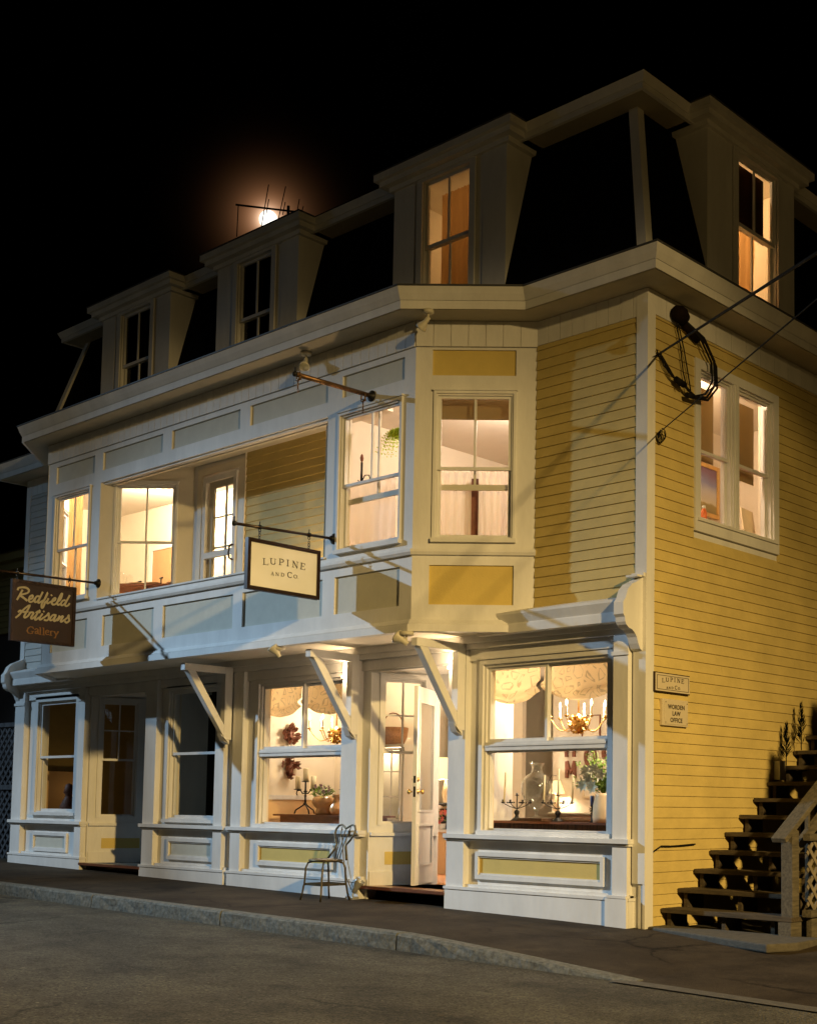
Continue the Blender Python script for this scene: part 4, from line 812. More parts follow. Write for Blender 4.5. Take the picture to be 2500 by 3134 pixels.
def lupine_text(F3, m, k=1, oy=0, oz=0, sy=1, sz=1):
    # measured placement on the hanging sign: (char, y0, z0, w, h, tilt)
    L = [('L', -1.819, 3.737, .071, .066, .04), ('U', -1.727, 3.755, .082, .063, .02), ('P', -1.610, 3.765, .066, .066, 0), ('I', -1.510, 3.766, .036, .068, 0), ('N', -1.434, 3.764, .082, .068, -.03), ('E', -1.325, 3.758, .068, .070, -.06),
         ('A', -1.711, 3.638, .042, .036, 0), ('N', -1.651, 3.641, .048, .034, 0), ('D', -1.581, 3.644, .047, .037, 0), ('C', -1.493, 3.644, .062, .060, 0), ('O', -1.409, 3.648, .048, .038, 0), ('.', -1.350, 3.647, .012, .010, 0)]
    for ch, y, z, w, h, r in L:
        serif(ch, (y+1.54)*sy+oy, (z-3.74)*sz+oz, w*sy, h*sz, r, F3, m, t=.15)
XF = lambda x0: (lambda a, b, n=0: Vector((x0+n, a, b)))

def hang_sign(x, y0, y1, z0, z1, nm, label, board, fmat, hooks, zb):
    t = empty(nm, (x, (y0+y1)/2, z0), label, 'sign')
    m = MB(); m.box(x-.014, x+.014, y0, y1, z0, z1); m.build('board', board, t)
    m = MB(); f = .032
    for s in (-1, 1):
        xa, xb = (x+.0141, x+.028) if s > 0 else (x-.028, x-.0141)
        m.box(xa, xb, y0-.008, y0+f, z0-.008, z1+.008); m.box(xa, xb, y1-f, y1+.008, z0-.008, z1+.008); m.box(xa, xb, y0+f, y1-f, z1-f, z1+.008); m.box(xa, xb, y0+f, y1-f, z0-.008, z0+f)
        xa, xb = (x+.0281, x+.034) if s > 0 else (x-.034, x-.0281)
        m.box(xa, xb, y0, y0+f*.5, z0, z1); m.box(xa, xb, y1-f*.5, y1, z0, z1); m.box(xa, xb, y0+f*.5, y1-f*.5, z1-f*.5, z1); m.box(xa, xb, y0+f*.5, y1-f*.5, z0, z0+f*.5)
    m.box(x-.0139, x+.0139, y0-.008, y0-.0001, z0-.008, z1+.008); m.box(x-.0139, x+.0139, y0, y1, z1+.0001, z1+.008)
    m.build('frame', fmat, t)
    for y in hooks:
        m = MB(); zz = z1+.01; k = 0
        while zz < zb-.03:
            a = (0, .013) if k % 2 else (.013, 0); n = 10; pts = [Vector((x+a[0]*math.cos(q), y+a[1]*math.cos(q), zz+.016+.019*math.sin(q))) for q in [2*math.pi*i/n for i in range(n+1)]]
            m.tube(pts, .0035, 5); zz += .029; k += 1
        m.tube([(x, y, z1-.01), (x, y, z1+.02)], .006, 6)
        m.build('chain', 'iron', t)
    return t
def bracket(x, yw, yt, z, nm, label, mt='frame_dark', slope=.04, eyes=(), r=.016, grp='sign arms projecting from the upper front'):
    zt = z-slope
    t = empty(nm, (x, yw, z), label, 'bracket', grp)
    m = MB(); m.tube([(x, yw+.0, z), (x, yt, zt)], r, 10); m.build('arm', mt, t)
    m = MB(); m.lathe([(.0, 0), (.062, 0), (.062, .012), (.03, .03), (.026, .06), (0, .06)], (x, D+.001, z), 16, axis=Vector((0, -1, 0))); m.build('flange', 'iron', t)
    m = MB(); m.lathe([(0, -.02), (.026, -.015), (.03, 0), (.026, .015), (0, .03)], (x, yt, zt), 12, axis=Vector((0, -1, 0))); m.tube([(x, yt, zt+.02), (x, yt, zt+.075)], .008, 6); m.build('finial', 'iron', t)
    for y in eyes:
        zz = z-slope*(yw-y)/(yw-yt); m = MB(); m.lathe([(r+.001, -.016), (r+.01, -.012), (r+.01, .012), (r+.001, .016)], (x, y, zz), 12, axis=Vector((0, -1, 0)))
        m.tube([(x, y, zz+r), (x, y, zz+r+.045)], .005, 6); m.tube([(x, y+.016*math.cos(q), zz-r-.018+.018*math.sin(q)) for q in [2*math.pi*i/10 for i in range(11)]], .004, 5); m.build('eye_bolt', 'iron', t)
    return t
bracket(-3.7, D-.02, -2.185, 4.172, 'sign_arm', 'dark metal arm holding the cream shop sign', eyes=(-1.86, -1.20), slope=.055)
s1 = hang_sign(-3.7, -2.013, -1.062, 3.46, 3.99, 'hanging_sign', 'cream hanging sign with dark gilt frame reading LUPINE AND CO.', 'sign_cream', 'frame_dark', (-1.86, -1.20), 4.10)
m = MB(); lupine_text(XF(-3.685), m, oy=-1.54, oz=3.74); m.build('lettering', 'ink', s1)
bracket(-8.67, D-.02, -2.38, 4.19, 'sign_arm', 'dark metal arm holding the brown gallery sign at the far left', eyes=(-2.0, -1.27), slope=.03)
s2 = hang_sign(-8.67, -2.065, -1.185, 3.285, 4.075, 'hanging_sign', 'dark brown hanging sign reading Redfield Artisans Gallery in tan script', 'sign_brown', 'frame_dark', (-2.0, -1.27), 4.13)
m = MB()
for st in SCRIPT_W:
    sm = [st[0]]
    for i in range(len(st)-1):  # smooth the traced strokes
        p0 = st[max(i-1, 0)]; p1 = st[i]; p2 = st[i+1]; p3 = st[min(i+2, len(st)-1)]
        for k in range(1, 5):
            t = k/4; q = [0.5*((2*p1[c])+(-p0[c]+p2[c])*t+(2*p0[c]-5*p1[c]+4*p2[c]-p3[c])*t*t+(-p0[c]+3*p1[c]-3*p2[c]+p3[c])*t**3) for c in (0, 1)]; sm.append(tuple(q))
    m.ribbon(sm, .026, XF(-8.655), .003, wf=lambda d: .021+.008*abs(d.x*.6-d.y*.8))
m.build('lettering', 'tan_letter', s2)
m = MB()
for st in SCRIPT_G: m.ribbon(st, .013, XF(-8.655), .003, wf=lambda d: .0155*abs(d.y)+.008*abs(d.x))
m.build('lettering', 'ochre_letter', s2)
a = bracket(-3.12, D-.02, -1.90, 5.69, 'sign_arm', 'empty rusty bronze sign arm with shackles above the bay window', 'bronze', slope=.03, r=.026)
for y in (-1.86, -.97):
    m = MB(); z = 5.66
    m.tube([(-3.12+.034*math.cos(q), y, z-.012+.05*math.sin(q)) for q in [2*math.pi*i/14 for i in range(15)]], .010, 6)
    m.tube([(-3.12, y, z-.06), (-3.12, y, z-.15)], .007, 6); m.tube([(-3.12-.03, y, z-.05), (-3.12+.04, y, z-.05)], .013, 6); m.tube([(-3.12+.013*math.cos(q), y, z-.165+.02*math.sin(q)) for q in [2*math.pi*i/10 for i in range(11)]], .005, 5); m.build('shackle', 'bronze', a)

# plaques on the side wall
t = empty('wall_plaque', (.03, .38, 2.36), 'cream wall plaque with dark rim on the yellow siding reading LUPINE AND CO.', 'sign')
m = MB(); m.box(.014, .044, .085, .69, 2.345, 2.54); m.build('plaque_board', 'frame_dark', t)
m = MB(); m.box(.044, .052, .10, .678, 2.355, 2.53); m.build('plaque_face', 'plaque_cream', t)
m = MB()
for a, b, c, d in ((.118, .66, 2.508, 2.512), (.118, .66, 2.371, 2.375), (.118, .123, 2.375, 2.508), (.655, .66, 2.375, 2.508)): m.box(.052, .0545, a, b, c, d)
m.build('rim_line', 'ink', t)
m = MB(); lupine_text(XF(.053), m, oy=.385, oz=2.444, sy=.66, sz=.60); m.build('lettering', 'ink', t)
t = empty('wall_plaque', (.03, .43, 2.03), 'smaller cream metal sign on the yellow siding reading WORDEN LAW OFFICE', 'sign')
m = MB(); m.box(.014, .05, .215, .655, 2.02, 2.285); m.build('plaque_board', 'plaque_cream', t, bevel=.004)
m = MB(); m.box(.05, .055, .245, .645, 2.035, 2.268); m.build('plaque_face', 'plaque_cream', t, bevel=.002)
m = MB()
for y in (.262, .628):
    for z in (2.052, 2.252): m.lathe([(0, .004), (.005, .003), (.006, 0)], (.055, y, z), 8, axis=Vector((1, 0, 0)))
m.build('screw', 'ink', t)
def fonttext(txt, y, z, size, parent, sx=1.):
    c = bpy.data.curves.new('lettering', 'FONT'); c.body = txt; c.size = size; c.extrude = .001; c.align_x = 'CENTER'; c.space_character = 1.08; c.offset = .0012
    o = bpy.data.objects.new('tmp', c); COL.objects.link(o); bpy.context.view_layer.update()
    me = bpy.data.meshes.new_from_object(o.evaluated_get(bpy.context.evaluated_depsgraph_get())); bpy.data.objects.remove(o)
    me.name = 'lettering'; me.materials.clear(); me.materials.append(M['ink'])
    me.transform(Matrix(((0, 0, 1, .0562), (sx, 0, 0, y), (0, 1, 0, z), (0, 0, 0, 1))))
    q = bpy.data.objects.new('lettering', me); COL.objects.link(q); q.parent = parent; q.matrix_parent_inverse = pinv(parent)
fonttext('WORDEN', .442, 2.188, .062, t, .98); fonttext('LAW', .442, 2.124, .062, t, .98); fonttext('OFFICE', .442, 2.058, .062, t, .98)

# eave and soffit floodlights (switched off)
def flood(loc, dr, label, up=1, s=1.):
    t = empty('floodlight', loc, label, 'floodlight', 'outdoor floodlights under the eaves'); L = Vector(loc); d = Vector(dr).normalized()
    m = MB(); m.lathe([(0, 0), (.06*s, 0), (.06*s, -.03), (.05*s, -.04), (0, -.04)] , L, 18); m.build('mounting_plate', 'lamp_white', t)
    k = L+Vector((0, 0, -.09*s)); m = MB(); m.tube([L+Vector((0, 0, -.035)), k], .012, 8); m.build('swivel', 'lamp_white', t)
    m = MB(); m.lathe([(0, -.02), (.022*s, -.015), (.026*s, .04), (.032*s, .055), (.058*s, .115), (.060*s, .13), (.054*s, .13)], k, 18, axis=d); m.build('lamp_housing', 'lamp_white', t)
    m = MB(); m.lathe([(.054*s, .128), (.035*s, .137), (0, .141)], k, 18, axis=d); m.build('lens', 'lamp_glass', t)
flood((-4.10, -.99, 6.365), (.35, -.45, -.8), 'small cream floodlight under the upper eave, left of the rusty arm')
flood((-2.10, -.99, 6.365), (-.75, -.1, -.65), 'small cream floodlight under the upper eave at the bay corner')
flood((-4.62, -.86, 3.02), (-.30, -.50, .75), 'cream floodlight aimed upward from the soffit between the knee brackets', s=1.15)
flood((-2.40, -.93, 3.01), (-.80, -.35, .60), 'cream floodlight aimed up and left from the soffit at the bay corner', s=1.3)

# cafe chair
ch = empty('cafe_chair', (-4.24, -.5, .125), 'bent metal cafe chair with heart shaped back beside the shop doorway', 'chair')
cx, cy, zs = -4.13, -.50, .575
m = MB(); m.lathe([(0, .012), (.17, .010), (.19, .004), (.195, -.008), (.185, -.022), (.0, -.02)], (cx, cy, zs), 28); m.build('seat', 'chair_metal', ch)
for sx, sy in ((-1, -1), (1, -1), (1, 1), (-1, 1)):
    fx, fy = cx+sx*.165+(.0 if sy < 0 else 0), cy+sy*.20; m = MB()
    m.tube([(cx+sx*.10, cy+sy*.10, zs-.02), (cx+sx*.135, cy+sy*.145, zs-.035), (cx+sx*.148, cy+sy*.165, zs-.09), (cx+sx*.150, cy+sy*.175, .33), (fx-.0, fy*.5+(cy+sy*.185)*.5, .20), (fx+sx*.012, fy+sy*.012, zwalk(fx)+.0)], [.009, .011, .012, .011, .011, .012], 8); m.build('leg', 'chair_metal', ch)
m = MB(); zr = .30
c4 = [(cx+sx*.150, cy+sy*.177, zr) for sx, sy in ((-1, -1), (1, -1), (1, 1), (-1, 1), (-1, -1))]
for a, b in zip(c4, c4[1:]): m.bar(a, b, .006, .026)
m.build('stretcher', 'chair_metal', ch)
yb_ = cy+.165; tilt = lambda z: yb_+(z-zs)*.36
xz = [(-.165, .0), (-.13, .06), (-.085, .13), (-.085, .17), (-.13, .22), (-.165, .28), (-.17, .34), (-.14, .385), (-.09, .395), (-.04, .375), (0, .352), (.04, .375), (.09, .395), (.14, .385), (.17, .34), (.165, .28), (.13, .22), (.085, .17), (.085, .13), (.13, .06), (.165, 0)]
m = MB(); m.tube([(cx+a*1.0, tilt(zs+b), zs+b) for a, b in xz], .0125, 8); m.build('back_frame', 'chair_metal', ch)
m = MB()
for k in (-.055, 0, .055): m.tube([(cx+k*.7, tilt(zs), zs), (cx+k*.8, tilt(zs+.14), zs+.14), (cx+k*1.05, tilt(zs+.26), zs+.26), (cx+k*1.4, tilt(zs+.37), zs+.37)] if k else [(cx, tilt(zs), zs), (cx, tilt(zs+.352), zs+.352)], .0055, 6)
m.build('back_spindle', 'chair_metal', ch)

# small ground spotlight with its cable by the doorway
gl = empty('ground_spotlight', (-4.03, -.16, zwalk(-4)), 'small tilted tin spotlight on the sidewalk by the doorway pilaster', 'spotlight')
m = MB(); m.lathe([(0, -.02), (.03, -.015), (.036, .05), (.058, .12), (.060, .15), (.052, .15), (.03, .09)], (-4.06, -.13, zwalk(-4)+.09), 16, axis=Vector((.45, .25, .85))); m.build('lamp_housing', 'ghost', gl)
m = MB(); m.box(-4.13, -4.0, -.20, -.10, zwalk(-4)-.01, zwalk(-4)+.03); m.tube([(-4.06, -.15, zwalk(-4)+.02), (-4.06, -.14, zwalk(-4)+.09)], .012, 6); m.build('lamp_base', 'ghost', gl, bevel=.008)
m = MB(); m.tube([(-4.10, -.12, .20), (-4.20, -.12, .34), (-4.27, -.115, .55), (-4.31, -.112, .80), (-4.30, -.12, .92)], .006, 6); m.build('cable', 'chair_metal', gl)

# service cables, weatherhead
def vec(*a): return Vector(a)
wa = Vector((.03, .15, 5.73)); e1 = Vector((4.0, -3.86, 4.295)); d = e1-wa
P = [wa+d*t-Vector((0, 0, .10*math.sin(min(1, t)*math.pi)*.0)) for t in [i/12*2.4 for i in range(13)]]
w1 = empty('service_cable', wa, 'thick grey service cable running up to the right from its anchor high on the corner', 'cable')
m = MB(); m.tube(P, .011, 8); m.build('cable_span', 'cable_grey', w1)
m = MB(); m.tube([wa+vec(.01+.02*math.cos(q), .03*math.sin(q), .02*math.sin(2*q)) for q in [i/12*2*math.pi for i in range(13)]], .006, 6); m.tube([wa+vec(-.01, -.1, -.06), wa, wa+vec(.02, -.06, .02)], .008, 6); m.build('anchor_hook', 'iron', w1)
wb = Vector((.03, .16, 4.93)); e2 = Vector((4.0, -3.86, 4.034)); d = e2-wb
w2 = empty('telephone_wire', wb, 'thin dark wire rising to the right from the lower anchor on the corner', 'wire')
m = MB(); m.tube([wb+d*t for t in [i/12*2.4 for i in range(13)]], .006, 6); m.build('wire_span', 'cable', w2)
m = MB()
for k in range(4): m.tube([wb+vec(.02+.01*k, .05*math.cos(q)-.0, .055*math.sin(q)-.05+.01*k) for q in [i/12*2*math.pi+k for i in range(11)]], .005, 5)
m.build('wire_coil', 'cable', w2)
wh = empty('weatherhead', (.03, .42, 6.2), 'rusty round weatherhead under the side eave with loops of thick black cable', 'weatherhead')
m = MB(); m.lathe([(0, -.02), (.055, -.02), (.085, .03), (.085, .09), (.055, .16), (0, .18)], (.09, .36, 6.22), 18, axis=Vector((.1, .85, -.25))); m.tube([(.06, .52, 6.16), (.06, .80, 6.05)], .04, 10); m.build('hood', 'conduit', wh)
m = MB()
for k, (dy, dz, r) in enumerate(((0, 0, .011), (.05, .03, .014), (.09, -.02, .012))):
    m.tube([(.10, .50+dy*.3, 6.16), (.10, .80+dy, 6.05+dz), (.11, .98+dy, 5.85+dz), (.12, .98+dy, 5.65-dy*.6), (.12, .85+dy*.5, 5.48-dy*.6), (.11, .68, 5.42-dy*.3), (.10, .52, 5.47+dy*.2)], r, 8)
m.build('cable_loop', 'cable', wh)
m = MB()
m.tube([(.10, .50, 5.49), (.09, .36, 5.52)], .032, 8); m.tube([(.10, .66, 5.41), (.10, .54, 5.40)], .028, 8); m.build('splice_cover', 'cable', wh)
m = MB()
for k in range(4): m.tube([(.05, .15+.01*k, 5.72), (.06, .20+.03*k, 5.62), (.08, .30+.03*k, 5.54-.01*k), (.10, .42, 5.49-.015*k)], .006, 5)
m.tube([(.06, .42, 6.12), (.05, .50, 5.9), (.05, .55, 5.65), (.07, .60, 5.46)], .007, 5); m.tube([(.06, .45, 6.12), (.05, .56, 5.9), (.05, .64, 5.65), (.07, .66, 5.46)], .007, 5)
m.build('drop_wire', 'cable', wh)
lw = empty('low_cable', (.03, .1, .82), 'black cable running low along the yellow siding towards the staircase', 'cable')
m = MB(); m.tube([(.035, .10, .79), (.04, .22, .84), (.035, .38, .835), (.04, .55, .84), (.04, .80, .85)], .008, 6); m.build('cable_run', 'cable', lw)

ln = empty('added_balcony_lantern', (-4.55, -.42, 3.42), 'added lit lantern hidden on the balcony floor behind the parapet', 'lantern')  # added source, hidden by the parapet, to light the balcony from below
m = MB(); m.lathe([(.07, 0), (.085, .01), (.085, .02), (.06, .03), (0, .03)], (-4.55, -.42, 3.402), 14)
for q in range(4): m.tube([(-4.55+.065*math.cos(q*1.57), -.42+.065*math.sin(q*1.57), 3.43), (-4.55+.065*math.cos(q*1.57), -.42+.065*math.sin(q*1.57), 3.60)], .005, 5)
m.build('cage', 'iron', ln)
m = MB(); m.lathe([(0, .04), (.03, .05), (.035, .09), (.02, .13), (0, .14)], (-4.55, -.42, 3.402), 12); m.build('bulb', 'flame', ln)
d_ = bpy.data.lights.new('balcony_fill_light', 'POINT'); d_.energy = 60; d_.color = (1, .66, .33); d_.shadow_soft_size = .04; o_ = bpy.data.objects.new('balcony_fill_light', d_); COL.objects.link(o_); o_.location = (-4.55, -.42, 3.56)
# television aerial
an = empty('tv_aerial', (-7.77, 1.5, 8.88), 'thin dark television aerial on the flat roof in front of the moon', 'aerial')
m = MB(); m.tube([(-7.77, 1.5, 8.86), (-7.77, 1.5, 10.14)], .022, 8); m.build('mast', 'iron', an)
m = MB(); m.tube([(-7.77, .57, 9.815), (-7.77, 1.80, 10.145)], .016, 6); m.build('boom', 'iron', an)
for a, b, c, d in ((1.13, 10.33, 1.01, 9.57), (1.44, 10.42, 1.31, 9.81), (.61, 9.82, .60, 9.35), (1.70, 10.32, 1.66, 10.08), (1.14, 10.11, 1.10, 9.86), (1.44, 10.18, 1.40, 9.97), (1.78, 10.24, 1.74, 10.10)):
    m = MB(); m.tube([(-7.77, a, b), (-7.77, c, d)], .0075, 5); m.build('element', 'iron', an)

# wooden side staircase
stc = empty('wooden_staircase', (.75, .2, 0), 'weathered open wooden staircase climbing along the yellow side wall', 'staircase')
NT = 15; rt_ = random.Random(5)
for k in range(NT):
    y = .26+.283*k; z = .24+.181*k; x1 = 1.47 if k == 0 else 1.25
    m = MB(); m.box(-.0+.03, x1, y-.03, y+.125, z-.042, z+rt_.uniform(-.002, .002)); m.box(.03, x1, y+.130, y+.275, z-.042, z); m.build('tread', 'stair_wood', stc, bevel=.004)
for x in (.055, .68, 1.21):
    m = MB(); pts = [(x, .30, .0)]
    for k in range(NT): y = .30+.283*k; z = .195+.181*k; pts += [(x, y, z), (x, y+.283, z)]
    pts += [(x, .30+.283*NT, .195+.181*(NT-1)-.28), (x, .62, -.0)]
    # build as triangles per step plus a raking board
    for k in range(NT):
        y = .30+.283*k; z = .195+.181*k
        m.extr([(x, y, z), (x, y+.283, z), (x, y+.283, z-.16), (x, y, z-.19 if k else 0.02)], (.042, 0, 0))
    m.build('stringer', 'stair_wood', stc)
m = MB(); m.box(1.33, 1.45, .28, .40, .05, 1.02); m.build('newel_post', 'old_wood', stc, bevel=.006)
m = MB(); m.box(1.34, 1.47, .21, .40, .06, .195); m.build('tread_support', 'old_wood', stc)
m = MB(); sl_ = .64
m.bar((1.39, .14, .93), (1.39, 4.3, .93+4.16*sl_), .15, .05); m.build('handrail', 'old_wood', stc, bevel=.006)
m = MB(); m.bar((1.39, .40, .92-.10), (1.39, 4.3, .82+3.9*sl_), .045, .09); m.build('lower_rail', 'old_wood', stc)
for k in range(14):
    y = .66+.27*k; m = MB(); m.box(1.372, 1.408, y-.018, y+.018, .30+k*.17, .93+(y-.14)*sl_-.02); m.build('baluster', 'old_wood', stc)
# lattice skirt on the street side deck to the right of the stairs
lt = empty('lattice_skirt', (1.6, .45, .1), 'diagonal wooden lattice panel beside the newel post at the right edge', 'lattice')
m = MB(); X = 1.52; ya, yb2, za, zb2 = .42, 3.2, .30, .93
def clipseg(a, b, y0, y1, z0, z1):
    t0, t1 = 0, 1; dx, dz = b[0]-a[0], b[1]-a[1]
    for p, q in ((-dx, a[0]-y0), (dx, y1-a[0]), (-dz, a[1]-z0), (dz, z1-a[1])):
        if abs(p) < 1e-9:
            if q < 0: return None
        else:
            r = q/p
            if p < 0: t0 = max(t0, r)
            else: t1 = min(t1, r)
    return ((a[0]+dx*t0, a[1]+dz*t0), (a[0]+dx*t1, a[1]+dz*t1)) if t0 < t1-1e-3 else None
def lattice(m, X, ya, yb_, za, zb_, step, w, axis='x'):
    for s, off in ((1, 0), (-1, .009)):
        c = ya-9
        while c < yb_+1:
            a, b = ((c, za-4), (c+8, za+4)) if s > 0 else ((c, za+4), (c+8, za-4))
            q = clipseg(a, b, ya, yb_, za, zb_)
            if q:
                (p, r), (p2, r2) = q
                if axis == 'x': m.bar((X+off, p, r), (X+off, p2, r2), w, .008, up=(1, 0, 0))
                else: m.bar((p, X+off, r), (p2, X+off, r2), w, .008, up=(0, 1, 0))
            c += step
lattice(m, X, ya, yb2, za, zb2, .155, .038); m.build('slat', 'lat_wood', lt)
m = MB(); m.box(X-.03, X+.04, ya-.02, yb2, zb2, zb2+.06); m.box(X-.03, X+.06, ya-.04, yb2, za-.06, za); m.box(X-.02, X+.03, ya+.02, yb2, .02, za-.065); m.build('rail', 'old_wood', lt)
lf = empty('lattice_fence', (-13.3, .3, .2), 'dark grey wooden lattice fence panel at the left end of the building', 'fence')
m = MB(); lattice(m, .3, -15.5, -12.62, .24, 1.38, .17, .045, 'y'); lattice(m, .3, -15.5, -12.62, 1.46, 2.42, .17, .045, 'y'); m.build('slat', 'grey_lattice', lf)
m = MB(); m.box(-15.5, -12.56, .27, .35, 2.42, 2.49); m.box(-15.5, -12.56, .27, .35, 1.38, 1.46); m.box(-15.5, -12.56, .27, .35, .15, .24); m.box(-12.62, -12.56, .265, .355, .15, 2.50); m.build('rail', 'grey_lattice', lf)
# dark tufts modelled in place of conifer tip shadows on the siding; meter box
for (x, y, z, h, lab) in ((.16, 2.72, 1.87, .46, 'spiky dark tuft standing in for a conifer shadow on the siding above the steps'), (.12, 2.46, 1.69, .40, 'lower spiky dark tuft standing in for a conifer shadow beside the white box')):
    t = empty('shadow_tuft', (x, y, z), lab, 'plant'); rr = random.Random(int(y*10))
    m = MB()
    m.tube([(x, y, z), (x, y, z+h)], .006, 5)
    for i in range(130):
        q = rr.random(); zz = z+.06+h*.9*q; a = rr.uniform(0, 6.28); r = (.10*(1-q)+.02); m.leaf((x, y, zz), (math.cos(a)*r, math.sin(a)*r, .13), .09+.05*(1-q), .010)
    m.build('foliage', 'dark_green', t)
t = empty('meter_box', (.05, 2.42, 1.5), 'small white box on the siding behind the stairs', 'box')
m = MB(); m.box(.02, .10, 2.36, 2.48, 1.53, 1.74); m.build('housing', 'white', t, bevel=.004)
m = MB(); m.box(.10, .104, 2.385, 2.47, 1.55, 1.71); m.build('cover', 'cream_trim', t)

# conifers standing to the right of the stairs; their tips shade the upper steps
for i, (x, y, h, r) in enumerate(((2.75, .70, 2.75, .38), (2.8, 1.45, 3.3, .45), (2.8, 2.35, 4.1, .5))):
    t = empty('conifer', (x, y, .0), ['shortest dark conifer right of the staircase', 'middle dark conifer right of the staircase', 'tallest dark conifer right of the staircase'][i], 'tree', 'conifers right of the staircase'); rr = random.Random(i+20); m = MB()
    for k in range(2600):
        q = rr.random()**.8; zz = .15+q*(h-.15); a = rr.uniform(0, 6.28); rad = r*(1-q)**.8*rr.uniform(.3, 1)+.02; m.leaf((x+math.cos(a)*rad, y+math.sin(a)*rad, zz), (math.cos(a)*.5, math.sin(a)*.5, 1), .16, .035)
    m.build('crown', 'dark_green', t); m = MB(); m.tube([(x, y, 0), (x, y, h*.9)], [.05, .01], 8); m.build('trunk', 'dark_green', t)
# small litter on the road
rl = random.Random(9)
for i, (x, y, lab) in enumerate(((-3.2, -4.55, 'small dry twig lying on the road left of centre'), (-1.9, -3.2, 'dry leaf in the gutter near the kerb'), (.4, -2.45, 'pale scrap of paper in the gutter by the kerb end'), (1.6, -4.3, 'small dry leaf on the road at right of centre'), (-2.0, -5.3, 'curled brown leaf low in the foreground'), (3.2, -2.9, 'scrap of leaf near the pale seam at the right'))):
    m = MB(); z = zroad(x)+.006
    for k in range(3): m.leaf((x+rl.uniform(-.02, .02), y+rl.uniform(-.02, .02), z), (rl.uniform(-1, 1), rl.uniform(-1, 1), .12), .035, .016, nrm=(0, 0, 1))
    tag(m.build('dry_leaf', 'concrete'), lab, 'leaf', 'litter on the road')
# neighbouring building far left
nb = empty('neighbour_house', (-20, 5, 0), 'dim yellow neighbouring house with a flat eave beyond the brown gallery sign', 'building')
m = MB(); m.box(-27, -13.2, 1.2, 9, 4.25, 5.35)
for k in range(10): m.box(-27, -13.2, 1.185, 1.199, 4.25+k*.11, 4.25+k*.11+.10)
m.build('upper_wall', 'neigh', nb)
m = MB(); m.box(-27, -13.2, 1.25, 9, -.1, 4.248); m.build('lower_wall', 'neigh_dark', nb)
m = MB(); m.box(-27.2, -13.1, 1.0, 9, 5.35, 5.50); m.box(-27.2, -13.05, .9, 9, 5.502, 5.64); m.build('eave', 'neigh', nb)
m = MB(); m.extr([(-27.3, .85, 5.642), (-27.3, 9.2, 5.642), (-27.3, 9.2, 6.2)], (14.3, 0, 0)); m.build('roof', 'neigh_dark', nb)
# ================================================================== OBJECTS INSIDE
def plight(name, loc, p, col=(1, .79, .57), r=.06):
    d = bpy.data.lights.new(name, 'POINT'); d.energy = p; d.color = col; d.shadow_soft_size = r
    o = bpy.data.objects.new(name, d); COL.objects.link(o); o.location = loc; return o
def chandelier(c, angs, label, P, rad=.33):
    t = empty('chandelier', (c[0], c[1], 2.97), label, 'chandelier', 'gilt chandeliers in the shop windows'); c = Vector(c); rr = random.Random(int(-c.x*10))
    m = MB(); m.tube([c+vec(0, 0, .1), (c.x, c.y, 2.97)], .009, 6); m.lathe([(0, 0), (.05, -.005), (.05, -.02), (0, -.03)], (c.x, c.y, 2.975), 14); m.build('stem', 'gold', t)
    m = MB(); m.lathe([(.0, -.11), (.05, -.08), (.085, -.02), (.08, .04), (.03, .08), (.012, .10)], c, 14)
    for i in range(110):
        a = rr.uniform(0, 6.28); e = rr.uniform(-1.3, 1.0); d = vec(math.cos(a)*math.cos(e), math.sin(a)*math.cos(e), math.sin(e)); p = c+vec(d.x*.085, d.y*.085, d.z*.085-.012)
        m.leaf(p, d+vec(rr.uniform(-.7, .7), rr.uniform(-.7, .7), -.3+rr.uniform(-.3, .6)), .055, .036)
    m.build('leaf_cluster', 'gold', t)
    for a in angs:
        u = vec(math.cos(R(a)), math.sin(R(a)), 0); m = MB()
        pts = [c+u*(.07+(rad-.07)*s)+vec(0, 0, -.03-.075*math.sin(math.pi*min(1, s*1.05))*1.0+.075*s**3) for s in [i/12 for i in range(13)]]
        m.tube(pts, .006, 6); e = pts[-1]; m.lathe([(0, 0), (.022, .005), (.03, .02), (.018, .022), (.012, .03), (0, .03)], e, 12); m.build('arm', 'gold', t)
        m = MB(); m.lathe([(.0115, .025), (.0115, .13), (0, .13)], e, 10); m.build('candle_sleeve', 'candle', t)
        m = MB(); m.lathe([(0, .13), (.009, .14), (.013, .158), (.009, .18), (.002, .205), (0, .205)], e, 10); m.build('bulb', 'flame', t)
    plight('chandelier_light', c+vec(0, 0, .28), P, r=.12)
chandelier((-1.90, 1.30, 2.17), (170, 118, 225, 285, 335, 15, 65), 'gilt chandelier with lit candle bulbs in the right hand shop window', 120)
chandelier((-6.02, 1.20, 2.15), (175, 150, 235, 290, 340, 20, 80), 'gilt chandelier with lit candle bulbs in the left hand shop window, half behind the bracket', 48, .36)

